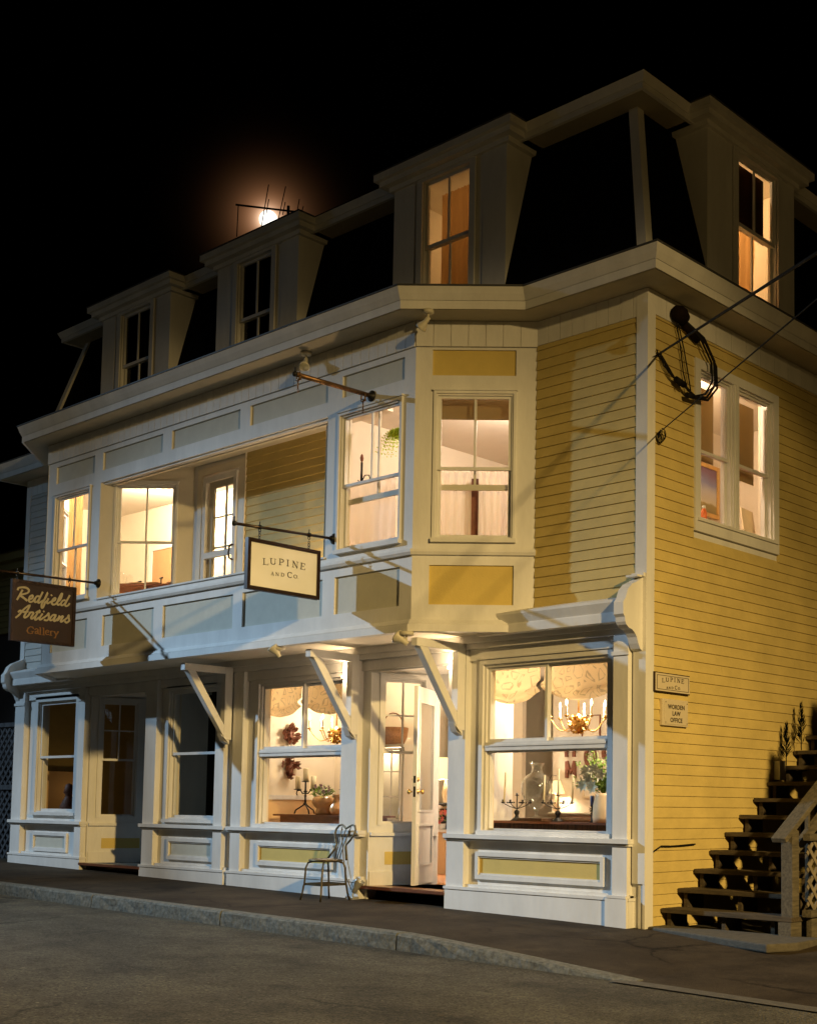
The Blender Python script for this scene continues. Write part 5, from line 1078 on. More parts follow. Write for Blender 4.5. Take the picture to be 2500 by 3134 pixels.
for x_, lab_ in ((-1.05, 'small added spotlight hidden behind the right hand shop window shades'), (-5.25, 'small added spotlight hidden behind the left hand shop window shades')):  # added spots, hidden by the shades, to brighten the window displays
    t = empty('added_display_spot', (x_, .62, 2.97), lab_, 'spotlight'); m = MB(); m.lathe([(.0, .1), (.03, .1), (.035, 0), (.02, -.01), (0, -.01)], (x_, .62, 2.82), 12); m.tube([(x_, .62, 2.9), (x_, .62, 2.98)], .01, 6); m.build('housing', 'lamp_white', t)
    d = bpy.data.lights.new('display_fill_light', 'SPOT'); d.energy = 120; d.color = (1, .82, .62); d.spot_size = R(84); d.spot_blend = .8; d.shadow_soft_size = .04
    o = bpy.data.objects.new('display_fill_light', d); COL.objects.link(o); o.location = (x_, .62, 2.77); aim(o, (x_+.1, .50, 1.0))
t = empty('added_display_spot', (-.26, .30, 2.2), 'added clip-on spotlight hidden in the right corner of the right hand shop window', 'spotlight'); m = MB(); m.lathe([(.0, -.08), (.03, -.08), (.04, .03), (.03, .03), (0, 0)], (-.26, .30, 2.2), 12, axis=Vector((-.65, .25, -.7))); m.tube([(-.26, .30, 2.2), (-.16, .30, 2.24)], .01, 6); m.build('housing', 'lamp_white', t)  # added spot, out of view, to throw warm light on the bouquet
d = bpy.data.lights.new('display_fill_light', 'SPOT'); d.energy = 75; d.color = (1, .80, .55); d.spot_size = R(62); d.spot_blend = .7; d.shadow_soft_size = .03
o = bpy.data.objects.new('display_fill_light', d); COL.objects.link(o); o.location = (-.29, .31, 2.16); aim(o, (-1.0, .50, 1.35))
def balloon(x0, x1, label, y=-.0):
    m = MB(); nu, nv = 34, 14; b = 0; yy = .24
    for j in range(nv+1):
        for i in range(nu+1):
            u = i/nu; v = j/nv; sag = .16*(1-(2*u-1)**2)+.10
            zb_ = 2.62-.08-sag-.0; z = 2.82*(1-v)+zb_*v
            bul = (math.sin(min(1, max(0, (v-.72)/.28))*math.pi)*.07)+.012*math.sin(u*math.pi*6+v*3)*v
            if v > .86: z += (v-.86)*.25*(1-(2*u-1)**2)
            m.v.append((x0+(x1-x0)*u, yy-bul, z))
    for j in range(nv):
        for i in range(nu): a = j*(nu+1)+i; m.f.append([a, a+1, a+nu+2, a+nu+1]); m.sm.append(1)
    o = m.build('balloon_shade', 'balloon'); return tag(o, label, 'window shade', 'swagged fabric shades in the shop windows')
balloon(-2.36, -1.56, 'left swag of cream leaf print shade in the right hand shop window'); balloon(-1.50, -.50, 'right swag of cream leaf print shade above the right chandelier')
balloon(-6.40, -5.56, 'left swag of cream leaf print shade in the left hand shop window'); balloon(-5.50, -4.50, 'right swag of cream leaf print shade behind the middle knee bracket')

# --- right window display
tb = empty('display_table', (-1.5, .5, .27), 'long dark topped display table in the right hand shop window', 'table')
m = MB(); m.box(-2.47, -.30, .36, .72, 1.025, 1.05); m.build('table_top', 'wood', tb)
m = MB(); m.box(-2.40, -.35, .44, .70, .27, 1.024); m.build('table_skirt', 'book_dark', tb)
def cab(c, label, grp=True):
    t = empty('candelabrum', c, label, 'candelabrum', 'iron candelabra in the right hand shop window'); c = Vector(c)
    m = MB(); m.lathe([(0, 0), (.075, 0), (.06, .012), (.025, .04), (.018, .06), (.032, .085), (.03, .105), (.012, .12)], c, 14); m.build('base', 'iron', t)
    m = MB(); m.tube([c+vec(0, 0, .10), c+vec(0, 0, .30)], .006, 6)
    for a, l in ((10, .17), (190, .18), (100, .12), (275, .12)):
        u = vec(math.cos(R(a)), math.sin(R(a)), 0); m.tube([c+vec(0, 0, .13), c+u*l*.5+vec(0, 0, .155), c+u*l*.85+vec(0, 0, .18), c+u*l+vec(0, 0, .205)], .0045, 5)
        for q in (.45, .7): m.lathe([(0, -.011), (.011, 0), (0, .011)], c+u*l*q+vec(0, 0, .20), 8)
        e = c+u*l+vec(0, 0, .19); m.lathe([(0, 0), (.012, .0), (.026, .012), (.026, .016), (.011, .016), (.013, .04), (.010, .04), (0, .02)], e, 10)
    m.lathe([(0, 0), (.024, .008), (.024, .012), (.012, .012), (.012, .035), (0, .03)], c+vec(0, 0, .27), 10)
    m.build('branch', 'iron', t)
    return t, c
t, c = cab((-2.11, .50, 1.05), 'iron candelabrum with one tall leaning taper, left on the dark display table')
m = MB(); m.tube([c+vec(-.165, -.03, .20), c+vec(-.145, -.03, .53)], .010, 8); m.build('taper_candle', 'candle', t)
t, c = cab((-1.52, .50, 1.05), 'iron candelabrum with tall tapers, in front of the folded linen')
for dx, dy, h in ((-.175, -.03, .50), (.0, 0, .565), (.175, .03, .50)): m = MB(); m.tube([c+vec(dx, dy, .20), c+vec(dx+.012, dy, h)], .010, 8); m.build('taper_candle', 'candle', t)
m = MB(); m.tube([c+vec(-.155, 0, .40), c+vec(-.09, 0, .50), c+vec(-.02, 0, .49)], .003, 5); m.build('arch_wire', 'iron', t)
ur = empty('glass_urn', (-1.84, .52, 1.10), 'large clear glass urn on a foot beside the left candelabrum', 'urn')
pr = [(.075, 0), (.075, .008), (.03, .02), (.016, .045), (.022, .06), (.028, .085), (.07, .115), (.14, .20), (.172, .29), (.165, .38), (.12, .455), (.065, .49), (.055, .54), (.065, .575), (.088, .60)]
m = MB(); m.lathe(pr, (-1.84, .52, 1.085), 32, rib=.015, nrib=16); m.build('bowl', 'clear_glass', ur)
m = MB(); m.lathe([(r-.010, z) for r, z in pr[5:]], (-1.84, .52, 1.087), 32, rib=.03, nrib=16); m.build('inner_bowl', 'clear_glass', ur)
m = MB(); m.box(-2.03, -1.68, .42, .64, 1.05, 1.083); o = m.build('closed_book', 'book_dark', bevel=.004); tag(o, 'dark flat book under the glass urn', 'book')
for i, (x0, x1, z0, z1, lab) in enumerate(((-1.70, -1.10, 1.05, 1.092, 'lower folded linen cloth on the display table'), (-1.76, -1.10, 1.094, 1.15, 'upper folded striped linen cloth on the display table'))):
    m = MB(); m.box(x0, x1, .60, .70, z0, z1); tag(m.build('folded_linen', 'linen', bevel=.018), lab, 'cloth')
bc = empty('blue_candle', (-1.05, .5, 1.05), 'dark blue pillar candle on a spiky iron stand', 'candle')
m = MB(); m.lathe([(0, 0), (.03, 0), (.012, .02), (.010, .16), (.022, .17), (.022, .18)], (-1.05, .5, 1.05), 12)
for i in range(16): m.leaf((-1.05, .5, 1.10+.006*i), (math.cos(i*2.1), math.sin(i*2.1), .6), .05, .012)
m.build('stand', 'iron', bc)
m = MB(); m.lathe([(.022, .175), (.022, .275), (.018, .28), (0, .278)], (-1.05, .5, 1.05), 14); m.build('wax', 'blue', bc)
vs = empty('flower_vase', (-.80, .54, 1.05), 'ribbed cream vase of white lilies and green leaves at the right of the window', 'vase')
m = MB(); m.lathe([(0, 0), (.105, 0), (.112, .05), (.105, .18), (.085, .27), (.088, .305), (.08, .305), (.075, .26)], (-.90, .50, 1.05), 36, rib=.03, nrib=18); m.build('vessel', 'vase_cream', vs)
rf = random.Random(11); m = MB(); st = MB(); fl = MB()
for i in range(44):
    a = rf.uniform(0, 6.28); l = rf.uniform(.2, .52); d = vec(math.cos(a)*rf.uniform(.1, .75), math.sin(a)*.35, 1).normalized(); b = vec(-.90, .50, 1.33); e = b+d*l+vec(math.cos(a)*.04, 0, -.04)
    if i in (3, 9): e = b+vec(-.38, 0, .13+.04*(i == 3))
    st.tube([b, b+(e-b)*.5+vec(0, 0, .03), e], .003, 4)
    for k in range(16):
        q = rf.uniform(.3, 1.05); p = b+(e-b)*q+vec(rf.uniform(-.02, .02), rf.uniform(-.02, .02), rf.uniform(-.02, .02)); m.leaf(p, (rf.uniform(-1, 1), rf.uniform(-1, .6), rf.uniform(-.3, 1)), .038, .026)
for p in ((-1.0, .40, 1.50), (-.92, .38, 1.60), (-1.08, .40, 1.44), (-.84, .38, 1.55), (-.94, .38, 1.42), (-1.04, .40, 1.58)):
    for k in range(7): a = k*math.pi*2/7; fl.leaf(p, (math.cos(a), -.45, math.sin(a)), .10, .045, nrm=(0, 1, 0))
st.build('stem', 'leaf', vs); m.build('foliage', 'leaf', vs); fl.build('blossom', 'petal_white', vs)
# letters and frames on the back wall
def wl(ch, x, z, w, h, lab):
    m = MB(); F3 = lambda a, b, n=0: Vector((a, 3.18-n, b))
    if ch == 'O': pts = [[(x+w/2+w/2*math.cos(R(a)), z+h/2+h/2*math.sin(R(a))) for a in range(0, 361, 20)]]
    elif ch == 'H': pts = [[(x, z), (x, z+h)], [(x+w, z), (x+w, z+h)], [(x, z+h*.5), (x+w, z+h*.5)]]
    elif ch == 'L': pts = [[(x, z+h), (x, z)], [(x, z), (x+w, z)]]
    else: pts = [[(x, z), (x, z+h)], [(x, z+h), (x+w/2, z+h*.3), (x+w, z+h)], [(x+w, z+h), (x+w, z)]]
    for p in pts: m.ribbon(p, .045, F3, .03, wf=lambda d: .045)
    tag(m.build('wall_letter', 'carved', None), lab, 'letter', 'carved brown letters on the shop wall')
wl('H', -3.63, 1.88, .13, .20, 'carved brown letter H on the back wall'); wl('M', -3.62, 1.60, .13, .20, 'carved brown letter M below the H'); wl('O', -3.30, 1.75, .15, .24, 'carved brown letter O on the back wall'); wl('L', -3.0, 1.87, .14, .24, 'carved brown letter L beside the O, behind the flowers')
m = MB(); m.box(-3.9, -.2, 3.2, 3.3, .27, 3.0); tag(m.build('shop_screen_wall', 'interior'), 'pale inner wall behind the right hand shop display', 'wall')
def pframe(x0, x1, z0, z1, y, lab, t=.02, inner='interior', mt='carved'):
    e = empty('picture_frame', ((x0+x1)/2, y, z0), lab, 'frame'); m = MB()
    m.box(x0, x0+t, y-.02, y, z0, z1); m.box(x1-t, x1, y-.02, y, z0, z1); m.box(x0+t, x1-t, y-.02, y, z1-t, z1); m.box(x0+t, x1-t, y-.02, y, z0, z0+t); m.build('moulding', mt, e)
    m = MB(); m.box(x0+t, x1-t, y-.008, y-.001, z0+t, z1-t); m.build('picture', inner, e)
pframe(-3.38, -3.07, 2.02, 2.42, 3.19, 'empty thin brown frame on the wall behind the right chandelier', .014)
pframe(-3.36, -3.14, 1.32, 1.54, 3.19, 'small tan frame on the wall behind the vase', .03, mt='linen')
def lamp(c, r0, r1, h, zb_, label, P=0, base='vase_cream'):
    t = empty('table_lamp', (c[0], c[1], zb_), label, 'lamp', 'lit shaded lamps in the shop'); 
    m = MB(); m.lathe([(r0, 0), (r1, h), (r1-.004, h), (r0-.004, 0)], c, 24); m.build('lamp_shade', 'shade_lit', t)
    m = MB(); m.lathe([(0, zb_-c[2]), (.07, zb_-c[2]+.005), (.02, zb_-c[2]+.03), (.05, (zb_-c[2])*.5), (.015, -.02), (.008, h)], c, 14); m.build('lamp_base', base, t)
    if P: plight('lamp_light', (c[0], c[1], c[2]+h*.5), P, r=.05)
lamp((-3.67, 3.02, 1.38), .11, .045, .17, .98, 'small lit cone shaded lamp seen behind the middle candelabrum', 40)
m = MB(); m.box(-3.95, -3.35, 2.85, 3.19, .27, .98); tag(m.build('side_cabinet', 'interior_low'), 'cabinet carrying the small lit lamp', 'cabinet')

# --- left window display
tb = empty('display_table', (-5.7, .7, .27), 'dark wooden table in the left hand shop window', 'table')
m = MB(); m.box(-6.50, -4.55, .55, .95, 1.045, 1.068); m.build('table_top', 'wood', tb); m = MB(); m.box(-6.41, -4.65, .60, .90, .90, 1.044); m.build('table_apron', 'wood', tb)
for x in (-6.38, -4.70):
    for y in (.63, .86): m = MB(); m.box(x-.025, x+.025, y-.025, y+.025, .27, .899); m.build('leg', 'wood', tb)
def cab3(c, label):
    t = empty('candelabrum', c, label, 'candelabrum', 'three pillar iron candelabra in the left hand shop window'); c = Vector(c); m = MB()
    for a in (200, 340, 90):
        u = vec(math.cos(R(a)), math.sin(R(a)), 0); m.tube([c+u*.16+vec(0, 0, .008), c+u*.14+vec(0, 0, .055), c+u*.085+vec(0, 0, .085), c+u*.03+vec(0, 0, .12), c+vec(0, 0, .16)], .010, 6)
    m.tube([c+vec(0, 0, .12), c+vec(0, 0, .42)], .011, 8); m.lathe([(0, -.02), (.022, 0), (0, .02)], c+vec(0, 0, .24), 10); m.lathe([(0, -.015), (.035, 0), (0, .015)], c+vec(0, 0, .30), 8)
    for sx in (-1, 1):
        m.tube([c+vec(0, 0, .28), c+vec(sx*.06, 0, .275), c+vec(sx*.10, 0, .315), c+vec(sx*.17, 0, .315)], .009, 6); m.tube([c+vec(sx*.17, 0, .31), c+vec(sx*.185, 0, .27), c+vec(sx*.165, 0, .25)], .007, 6)
        m.lathe([(0, 0), (.05, .004), (.05, .012), (0, .012)], c+vec(sx*.16, 0, .318), 14)
    m.lathe([(0, 0), (.05, .004), (.05, .012), (0, .012)], c+vec(0, 0, .42), 14); m.build('stand', 'iron', t)
    for sx, z in ((-1, .33), (1, .33), (0, .432)): m = MB(); m.lathe([(0, 0), (.035, 0), (.035, .165), (.03, .17), (0, .165)], c+vec(sx*.16, 0, z), 16); m.build('pillar_candle', 'candle', t)
cab3((-6.02, .70, 1.068), 'iron three candle stand on the left of the wooden table, by the window side')
cab3((-5.16, .74, 1.00+.068), 'iron three candle stand mostly hidden behind the right edge of the left shop window')
bw = empty('footed_bowl', (-5.62, .70, 1.068), 'round glazed brown bowl of lilac flowers on the wooden table', 'bowl')
m = MB(); m.lathe([(0, .0), (.12, 0), (.13, .03), (.105, .075), (.14, .11), (.17, .16), (.155, .215), (.11, .245), (.10, .24)], (-5.62, .70, 1.068), 26); m.build('vessel', 'terracotta', bw)
m = MB(); fl = MB()
for i in range(150):
    a = rf.uniform(0, 6.28); r = rf.uniform(.0, .19); h = rf.uniform(0, .14)*(1.2-r*3); p = vec(-5.62+math.cos(a)*r, .68+math.sin(a)*r*.7, 1.29+max(0, h)); m.leaf(p, (math.cos(a), math.sin(a), rf.uniform(-.6, 1)), .06, .02)
for i in range(26):
    a = rf.uniform(0, 6.28); r = rf.uniform(.04, .17); p = vec(-5.62+math.cos(a)*r, .66+math.sin(a)*r*.6, 1.36+rf.uniform(0, .09))
    for k in range(5): fl.leaf(p, (math.cos(k*1.26), -.4, math.sin(k*1.26)), .028, .02, nrm=(0, 1, 0))
m.build('foliage', 'leaf', bw); fl.build('blossom', 'petal_lilac', bw)
m = MB(); m.lathe([(0, 0), (.07, 0), (.095, .06), (.09, .10), (.045, .16), (.04, .22), (.055, .265), (.045, .265)], (-5.34, .66, 1.068), 22); tag(m.build('tall_vase', 'terracotta'), 'slim brown and green vase right of the flower bowl', 'vase')
for (zc, h, lab) in ((2.125, .27, 'upper carved brown leaf ornament on the left shop wall'), (1.69, .34, 'lower carved brown leaf ornament with a scrolled tail on the left shop wall')):
    m = MB(); rr = random.Random(int(zc*10))
    for i in range(60):
        q = rr.uniform(-1, 1); wdt = .11*(1-abs(q)**1.5)+.01; p = vec(-6.66, .93+rr.uniform(-wdt, wdt), zc+q*h*.42); m.leaf(p, (.45, (p.y-.93)*6, rr.uniform(-.2, 1)), .09, .055, nrm=(1, 0, 0))
    m.lathe([(0, -h*.45), (.03, -h*.3), (.055, 0), (.03, h*.3), (0, h*.5)], (-6.67, .93, zc), 10); tag(m.build('carved_ornament', 'carved'), lab, 'ornament')
# --- seen through the doorway
lamp((-5.24, 2.5, 1.56), .17, .13, .30, 1.17, 'large lit drum shaded lamp seen through the open doorway', 190)
ct = empty('shop_counter', (-5.2, 2.4, .27), 'tan painted counter seen through the open shop door', 'counter')
m = MB(); m.box(-5.42, -5.12, 2.40, 2.9, .27, .84); m.build('counter_body', 'interior_low', ct); m = MB(); m.box(-5.44, -5.10, 2.38, 2.92, .84, .875); m.build('counter_top', 'white', ct)
m = MB(); m.box(-5.46, -4.7, 2.62, 3.0, .28, 1.16); o = m.build('mantel_shelf', 'iron'); tag(o, 'dark fireplace opening below the lamp shelf', 'fireplace')
m = MB(); m.box(-5.50, -4.65, 2.50, 3.0, 1.162, 1.20); tag(m.build('mantel_board', 'white'), 'white shelf carrying the drum lamp', 'shelf')
for i, z in enumerate((1.21, 1.31, 1.41)):
    m = MB(); m.box(-5.36+.02*i, -5.02, 2.60, 2.80, z, z+.07); tag(m.build('stacked_box', ['linen', 'white', 'cream_trim'][i]), ['bottom', 'middle', 'top'][i]+' pale box stacked under the drum lamp', 'box')
m = MB(); m.tube([(-5.34, 2.45, 1.235), (-5.30, 2.45, 1.225), (-5.22, 2.45, 1.215), (-5.14, 2.45, 1.225), (-5.08, 2.45, 1.245)], [.006, .02, .028, .02, .005], 8); m.leaf((-5.33, 2.45, 1.235), (-1, 0, .6), .07, .04, nrm=(0, 1, 0)); tag(m.build('fish_ornament', 'iron'), 'dark fish shaped ornament above the pink flowers', 'ornament')
fp = empty('flower_pot', (-5.25, 2.45, .875), 'pot of pink lilies on the tan counter', 'plant'); fl = MB(); m = MB()
for i in range(20):
    p = vec(-5.26+rf.uniform(-.16, .14), 2.42+rf.uniform(-.04, .04), 1.0+rf.uniform(-.06, .16)); m.leaf(p, (rf.uniform(-1, 1), 0, rf.uniform(-.5, .5)), .08, .02)
    for k in range(6): fl.leaf(p, (math.cos(k*1.05+i), -.4, math.sin(k*1.05+i)), .05, .022, nrm=(0, 1, 0))
fl.build('blossom', 'petal_pink', fp); m.build('foliage', 'leaf', fp)
m = MB(); m.lathe([(0, 0), (.05, 0), (.06, .08), (0, .08)], (-5.25, 2.45, .875), 12); m.build('pot', 'white', fp)
mr = empty('arched_mirror', (-5.12, 2.98, 1.85), 'arched gilt mirror above the drum lamp', 'mirror'); m = MB()
m.extr([(-5.12+.21*math.cos(R(a)), 2.99, 1.86+.30*math.sin(R(a))) for a in range(0, 181, 15)]+[(-5.33, 2.99, 1.70), (-4.91, 2.99, 1.70)], (0, -.02, 0)); m.build('mirror_frame', 'linen', mr)
m = MB(); m.box(-5.60, -4.3, 3.02, 3.1, .27, 3.0); tag(m.build('inner_wall', 'interior'), 'pale inner wall behind the drum lamp', 'wall')
# basket on shelf and glazed cabinet seen through the doorway window
bk = empty('wicker_basket', (-4.95, 1.2, 1.99), 'brown wicker basket with hoop handle on the cabinet, seen through the doorway window', 'basket')
m = MB(); m.lathe([(0, 0), (.15, 0), (.19, .10), (.205, .215), (.19, .215), (.175, .1)], (-4.93, 1.22, 1.985), 26); m.build('basket_body', 'wicker', bk)
m = MB(); m.tube([(-4.93+.2*math.cos(q), 1.22, 2.19+.20*math.sin(q)) for q in [math.pi*i/12 for i in range(13)]], .009, 6); m.build('hoop_handle', 'wicker', bk)
cb = empty('glazed_cabinet', (-4.85, 1.3, .27), 'cream cabinet with glass doors, seen through the doorway window', 'cabinet')
m = MB(); m.box(-5.25, -4.60, 1.10, 1.14, 1.94, 1.98); m.box(-5.25, -4.60, 1.14, 1.42, 1.94, 1.98); m.box(-5.25, -4.60, 1.42, 1.45, .27, 1.94); m.box(-5.25, -5.21, 1.12, 1.42, .27, 1.94); m.box(-4.64, -4.60, 1.12, 1.42, .27, 1.94); m.box(-5.21, -4.64, 1.12, 1.42, .27, 1.0)
m.box(-5.03, -5.0, 1.12, 1.42, 1.0, 1.94); m.build('cabinet_body', 'cream_trim', cb)
for z in (1.2, 1.42, 1.66): m = MB(); m.box(-5.21, -5.03, 1.14, 1.42, z, z+.015); m.build('shelf', 'cream_trim', cb)
m = MB(); m.box(-5.0, -4.97, 1.10, 1.119, 1.0, 1.93); m.box(-4.67, -4.64, 1.10, 1.119, 1.0, 1.93); m.box(-4.97, -4.67, 1.10, 1.119, 1.9, 1.93); m.box(-4.97, -4.67, 1.10, 1.119, 1.0, 1.03); m.box(-4.83, -4.81, 1.103, 1.117, 1.03, 1.9)
for z in (1.3, 1.62): m.box(-4.97, -4.67, 1.104, 1.116, z, z+.015)
m.build('glazed_door', 'cream_trim', cb)
plight('cabinet_fill_light', (-4.86, 1.24, 1.86), 5)  # added light that brightens the inside of the closed cabinet
for i in range(7):
    x = rf.uniform(-5.18, -5.06); z = (1.0, 1.215, 1.435)[i % 3]; m = MB(); m.lathe([(0, 0), (.03, 0), (.035, .05), (.03, .10), (.0, .10)], (x+.0, 1.22+.05*(i//3), z), 12)
    tag(m.build('jar', ['linen', 'vase_cream', 'white'][i % 3]), 'small pale jar on a shelf of the glazed cabinet', 'jar', 'jars in the glazed cabinet')

# --- upstairs: lights, curtains and things behind the glass
def globe(c, label, P, col=(1, .68, .38)):
    t = empty('ceiling_light', c, label, 'ceiling light'); m = MB(); m.lathe([(0, -.10), (.06, -.085), (.095, -.03), (.08, .0), (0, .0)], c, 18); m.build('globe', 'globe_lit', t)
    m = MB(); m.lathe([(.10, 0), (.10, .02), (0, .02)], c, 18); m.build('fitting', 'brass', t); plight('ceiling_bulb', (c[0], c[1], c[2]-.22), P, col, r=.1)
globe((-2.7, 1.2, 6.03), 'lit globe on the ceiling of the upstairs room behind the right bay', 175, (1, .80, .64))
globe((-.85, 1.6, 6.03), 'lit globe on the ceiling behind the pair of side windows', 110, (1, .70, .46))
globe((-9.6, .6, 6.03), 'lit globe on the ceiling of the upstairs room behind the left bay', 400, (1, .80, .55))
def curtain(pts, z0, z1, mt, label, amp=.009, waves=5, grp=None, nm='cafe_curtain'):
    m = MB(); n = 60; a = Vector(pts[0]); b = Vector(pts[1]); d = b-a; q = Vector((-d.y, d.x)).normalized()
    for j in range(5):
        for i in range(n+1):
            u = i/n; p = a+d*u+q*amp*math.sin(u*waves*6.28+math.sin(j+u*5))*(.5+.5*j/4); m.v.append((p.x, p.y, z1+(z0-z1)*j/4+(.006*math.sin(u*waves*12.6) if j == 0 else 0)))
    for j in range(4):
        for i in range(n): k = j*(n+1)+i; m.f.append([k, k+1, k+n+2, k+n+1]); m.sm.append(1)
    return tag(m.build(nm, mt), label, 'curtain', grp)
G_ = 'sheer cafe curtains in the right bay'
def onF(F, u, n): p = F.P(u, n, 0); return (p.x, p.y)
curtain((onF(RC, .16, -.22), onF(RC, .60, -.22)), 3.95, 4.80, 'cafe', 'left half of the sheer curtain in the canted bay window', grp=G_)
curtain((onF(RC, .675, -.22), onF(RC, 1.02, -.22)), 3.95, 4.80, 'cafe', 'right half of the sheer curtain in the canted bay window', grp=G_)
curtain((onF(BF, -3.72, -.2), onF(BF, -2.92, -.2)), 3.95, 4.80, 'cafe', 'left sheer curtain in the front window of the right bay', grp=G_)
curtain((onF(BF, -2.88, -.2), onF(BF, -2.58, -.2)), 3.95, 4.80, 'cafe', 'right sheer curtain in the front window of the right bay', grp=G_, waves=4)
def inner_sash(F, u0, u1, z0, z1, rail, n, lab):
    e = empty('inner_window', F.P((u0+u1)/2, n, z0), lab, 'window'); m = MB(); f = .035
    m.fb(F, u0, u0+f, n-.03, n, z0, z1); m.fb(F, u1-f, u1, n-.03, n, z0, z1); m.fb(F, u0+f, u1-f, n-.03, n, z1-f, z1); m.fb(F, u0+f, u1-f, n-.03, n, z0, z0+f); m.fb(F, u0+f, u1-f, n-.028, n-.002, rail-.03, rail+.03)
    m.fb(F, (u0+u1)/2-.012, (u0+u1)/2+.012, n-.028, n-.002, rail+.03, z1-f); m.build('frame', 'fabric_dark' if 0 else 'cream_trim', e)
inner_sash(RC, .20, 1.08, 3.98, 5.62, 4.60, -.125, 'inner secondary sash behind the canted bay window'); inner_sash(BF, -3.66, -2.61, 3.98, 5.62, 4.60, -.125, 'inner secondary sash behind the front window of the right bay')
m = MB(); m.fb(RC, .18, 1.10, -.21, -.20, 5.36, 5.62); tag(m.build('roller_shade', 'brown_shade'), 'short tan roller shade at the top of the canted bay window', 'window shade')
# side windows: half drawn shades
m = MB(); m.fb(SF, .92, 1.44, -.175, -.17, 4.90, 5.70); tag(m.build('roller_shade', 'brown_shade'), 'tan roller shade over the upper half of the left side window', 'window shade')
m = MB(); m.fb(SF, 1.66, 2.26, -.175, -.17, 4.84, 5.72); tag(m.build('roller_shade', 'brown_shade'), 'tan roller shade over the upper half of the right side window', 'window shade')
pt = empty('framed_painting', (-1.67, 3.5, 5.0), 'gold framed seascape painting in the left side window', 'painting')
X = -1.675; m = MB(); y0, y1, z0, z1 = 2.9, 3.78, 4.98, 5.56
m.box(X, X+.03, y0-.05, y0, z0-.05, z1+.05); m.box(X, X+.03, y1, y1+.05, z0-.05, z1+.05); m.box(X, X+.03, y0, y1, z1, z1+.05); m.box(X, X+.03, y0, y1, z0-.05, z0); m.build('frame', 'art_gold', pt)
def _paint(n, o):
    p = n.nodes.new('ShaderNodeBsdfPrincipled'); tc = n.nodes.new('ShaderNodeTexCoord'); sp = n.nodes.new('ShaderNodeSeparateXYZ'); n.links.new(tc.outputs['Object'], sp.inputs[0])
    no = n.nodes.new('ShaderNodeTexNoise'); no.inputs['Scale'].default_value = 4; n.links.new(tc.outputs['Object'], no.inputs[0])
    mr = n.nodes.new('ShaderNodeMapRange'); mr.inputs[1].default_value = 4.98; mr.inputs[2].default_value = 5.56; n.links.new(sp.outputs[2], mr.inputs[0])
    ad = n.nodes.new('ShaderNodeMath'); ad.operation = 'MULTIPLY_ADD'; ad.inputs[1].default_value = .22; n.links.new(no.outputs['Fac'], ad.inputs[0]); n.links.new(mr.outputs[0], ad.inputs[2])
    r = n.nodes.new('ShaderNodeValToRGB'); n.links.new(ad.outputs[0], r.inputs[0]); e = r.color_ramp.elements; e[0].position = 0; e[0].color = (.16, .13, .05, 1); e[1].position = 1; e[1].color = (.18, .10, .16, 1)
    for q, c in ((.30, (.30, .24, .08, 1)), (.34, (.55, .50, .36, 1)), (.55, (.50, .48, .46, 1)), (.75, (.22, .24, .40, 1))): x = e.new(q); x.color = c
    n.links.new(r.outputs[0], p.inputs['Base Color']); n.links.new(p.outputs[0], o.inputs[0])
M['painting'] = special('painted_canvas', _paint)
m = MB(); m.box(X, X+.015, y0, y1, z0, z1); o = m.build('canvas', 'painting', pt)
bt = empty('bottle', (-.25, 1.38, 4.2), 'orange bottle with white cap on the side window sill', 'bottle')
m = MB(); m.lathe([(0, 0), (.035, 0), (.036, .17), (.022, .21), (.016, .22), (0, .22)], (-.25, 1.38, 4.21), 14); m.build('body', 'orange', bt); m = MB(); m.lathe([(.018, .22), (.018, .25), (0, .25)], (-.25, 1.38, 4.21), 12); m.build('cap', 'white', bt)
m = MB(); m.extr([(-.25, 2.22, 4.2), (-.25, 2.46, 4.2), (-.33, 2.50, 4.60), (-.33, 2.25, 4.62)], (-.02, 0, 0)); tag(m.build('leaning_panel', 'linen'), 'tan panel leaning inside the right side window', 'panel')
# fern and candle lamp behind the front window of the right bay
fn = empty('hanging_fern', (-3.25, -.25, 5.3), 'bright green fern hanging behind the front window of the right bay', 'plant'); m = MB(); rr = random.Random(4)
for i in range(70):
    a = rr.uniform(0, 6.28); l = rr.uniform(.22, .40); e0 = vec(-3.30, -.25, 5.38); dd = vec(math.cos(a), math.sin(a)*.5, 0); prev = e0
    for k in range(1, 15):
        q = k/14; p = e0+dd*l*q+vec(0, 0, .16*math.sin(q*2.2)-.26*q*q); w = .055*(1-q*.75); t_ = (p-prev).normalized()
        for s in (-1, 1): sd = t_.cross(vec(0, -1, .3)).normalized()*s; m.leaf(p, sd+t_*.4, w, .017, nrm=(0, 1, 0))
        prev = p
m.build('frond', 'fernleaf', fn); m = MB(); m.lathe([(0, -.07), (.05, -.06), (.065, .0), (.06, 0), (0, -.02)], (-3.30, -.20, 5.42), 16); m.build('pot', 'carved', fn)
m = MB(); m.tube([(-3.30, -.2, 5.42), (-3.30, -.2, 6.05)], .004, 5); m.build('hanging_cord', 'cable', fn)
ws = empty('candle_lamp', (-3.87, -.3, 4.9), 'dark iron candle lamp with scroll in the right bay', 'lamp'); c = vec(-3.80, -.38, 4.9); m = MB()
m.tube([c, c+vec(0, 0, .26)], .014, 8); m.tube([c+vec(0, 0, .03), c+vec(.06, 0, .10), c+vec(.13, 0, .09), c+vec(.16, 0, .02), c+vec(.12, 0, -.04)], .007, 6); m.tube([c+vec(-.02, 0, .02), c+vec(-.06, 0, .06)], .006, 6); m.build('stand', 'iron', ws)
m = MB(); m.lathe([(0, 0), (.016, .02), (.022, .05), (.012, .09), (0, .10)], c+vec(0, 0, .26), 12); m.build('unlit_bulb', 'carved', ws)
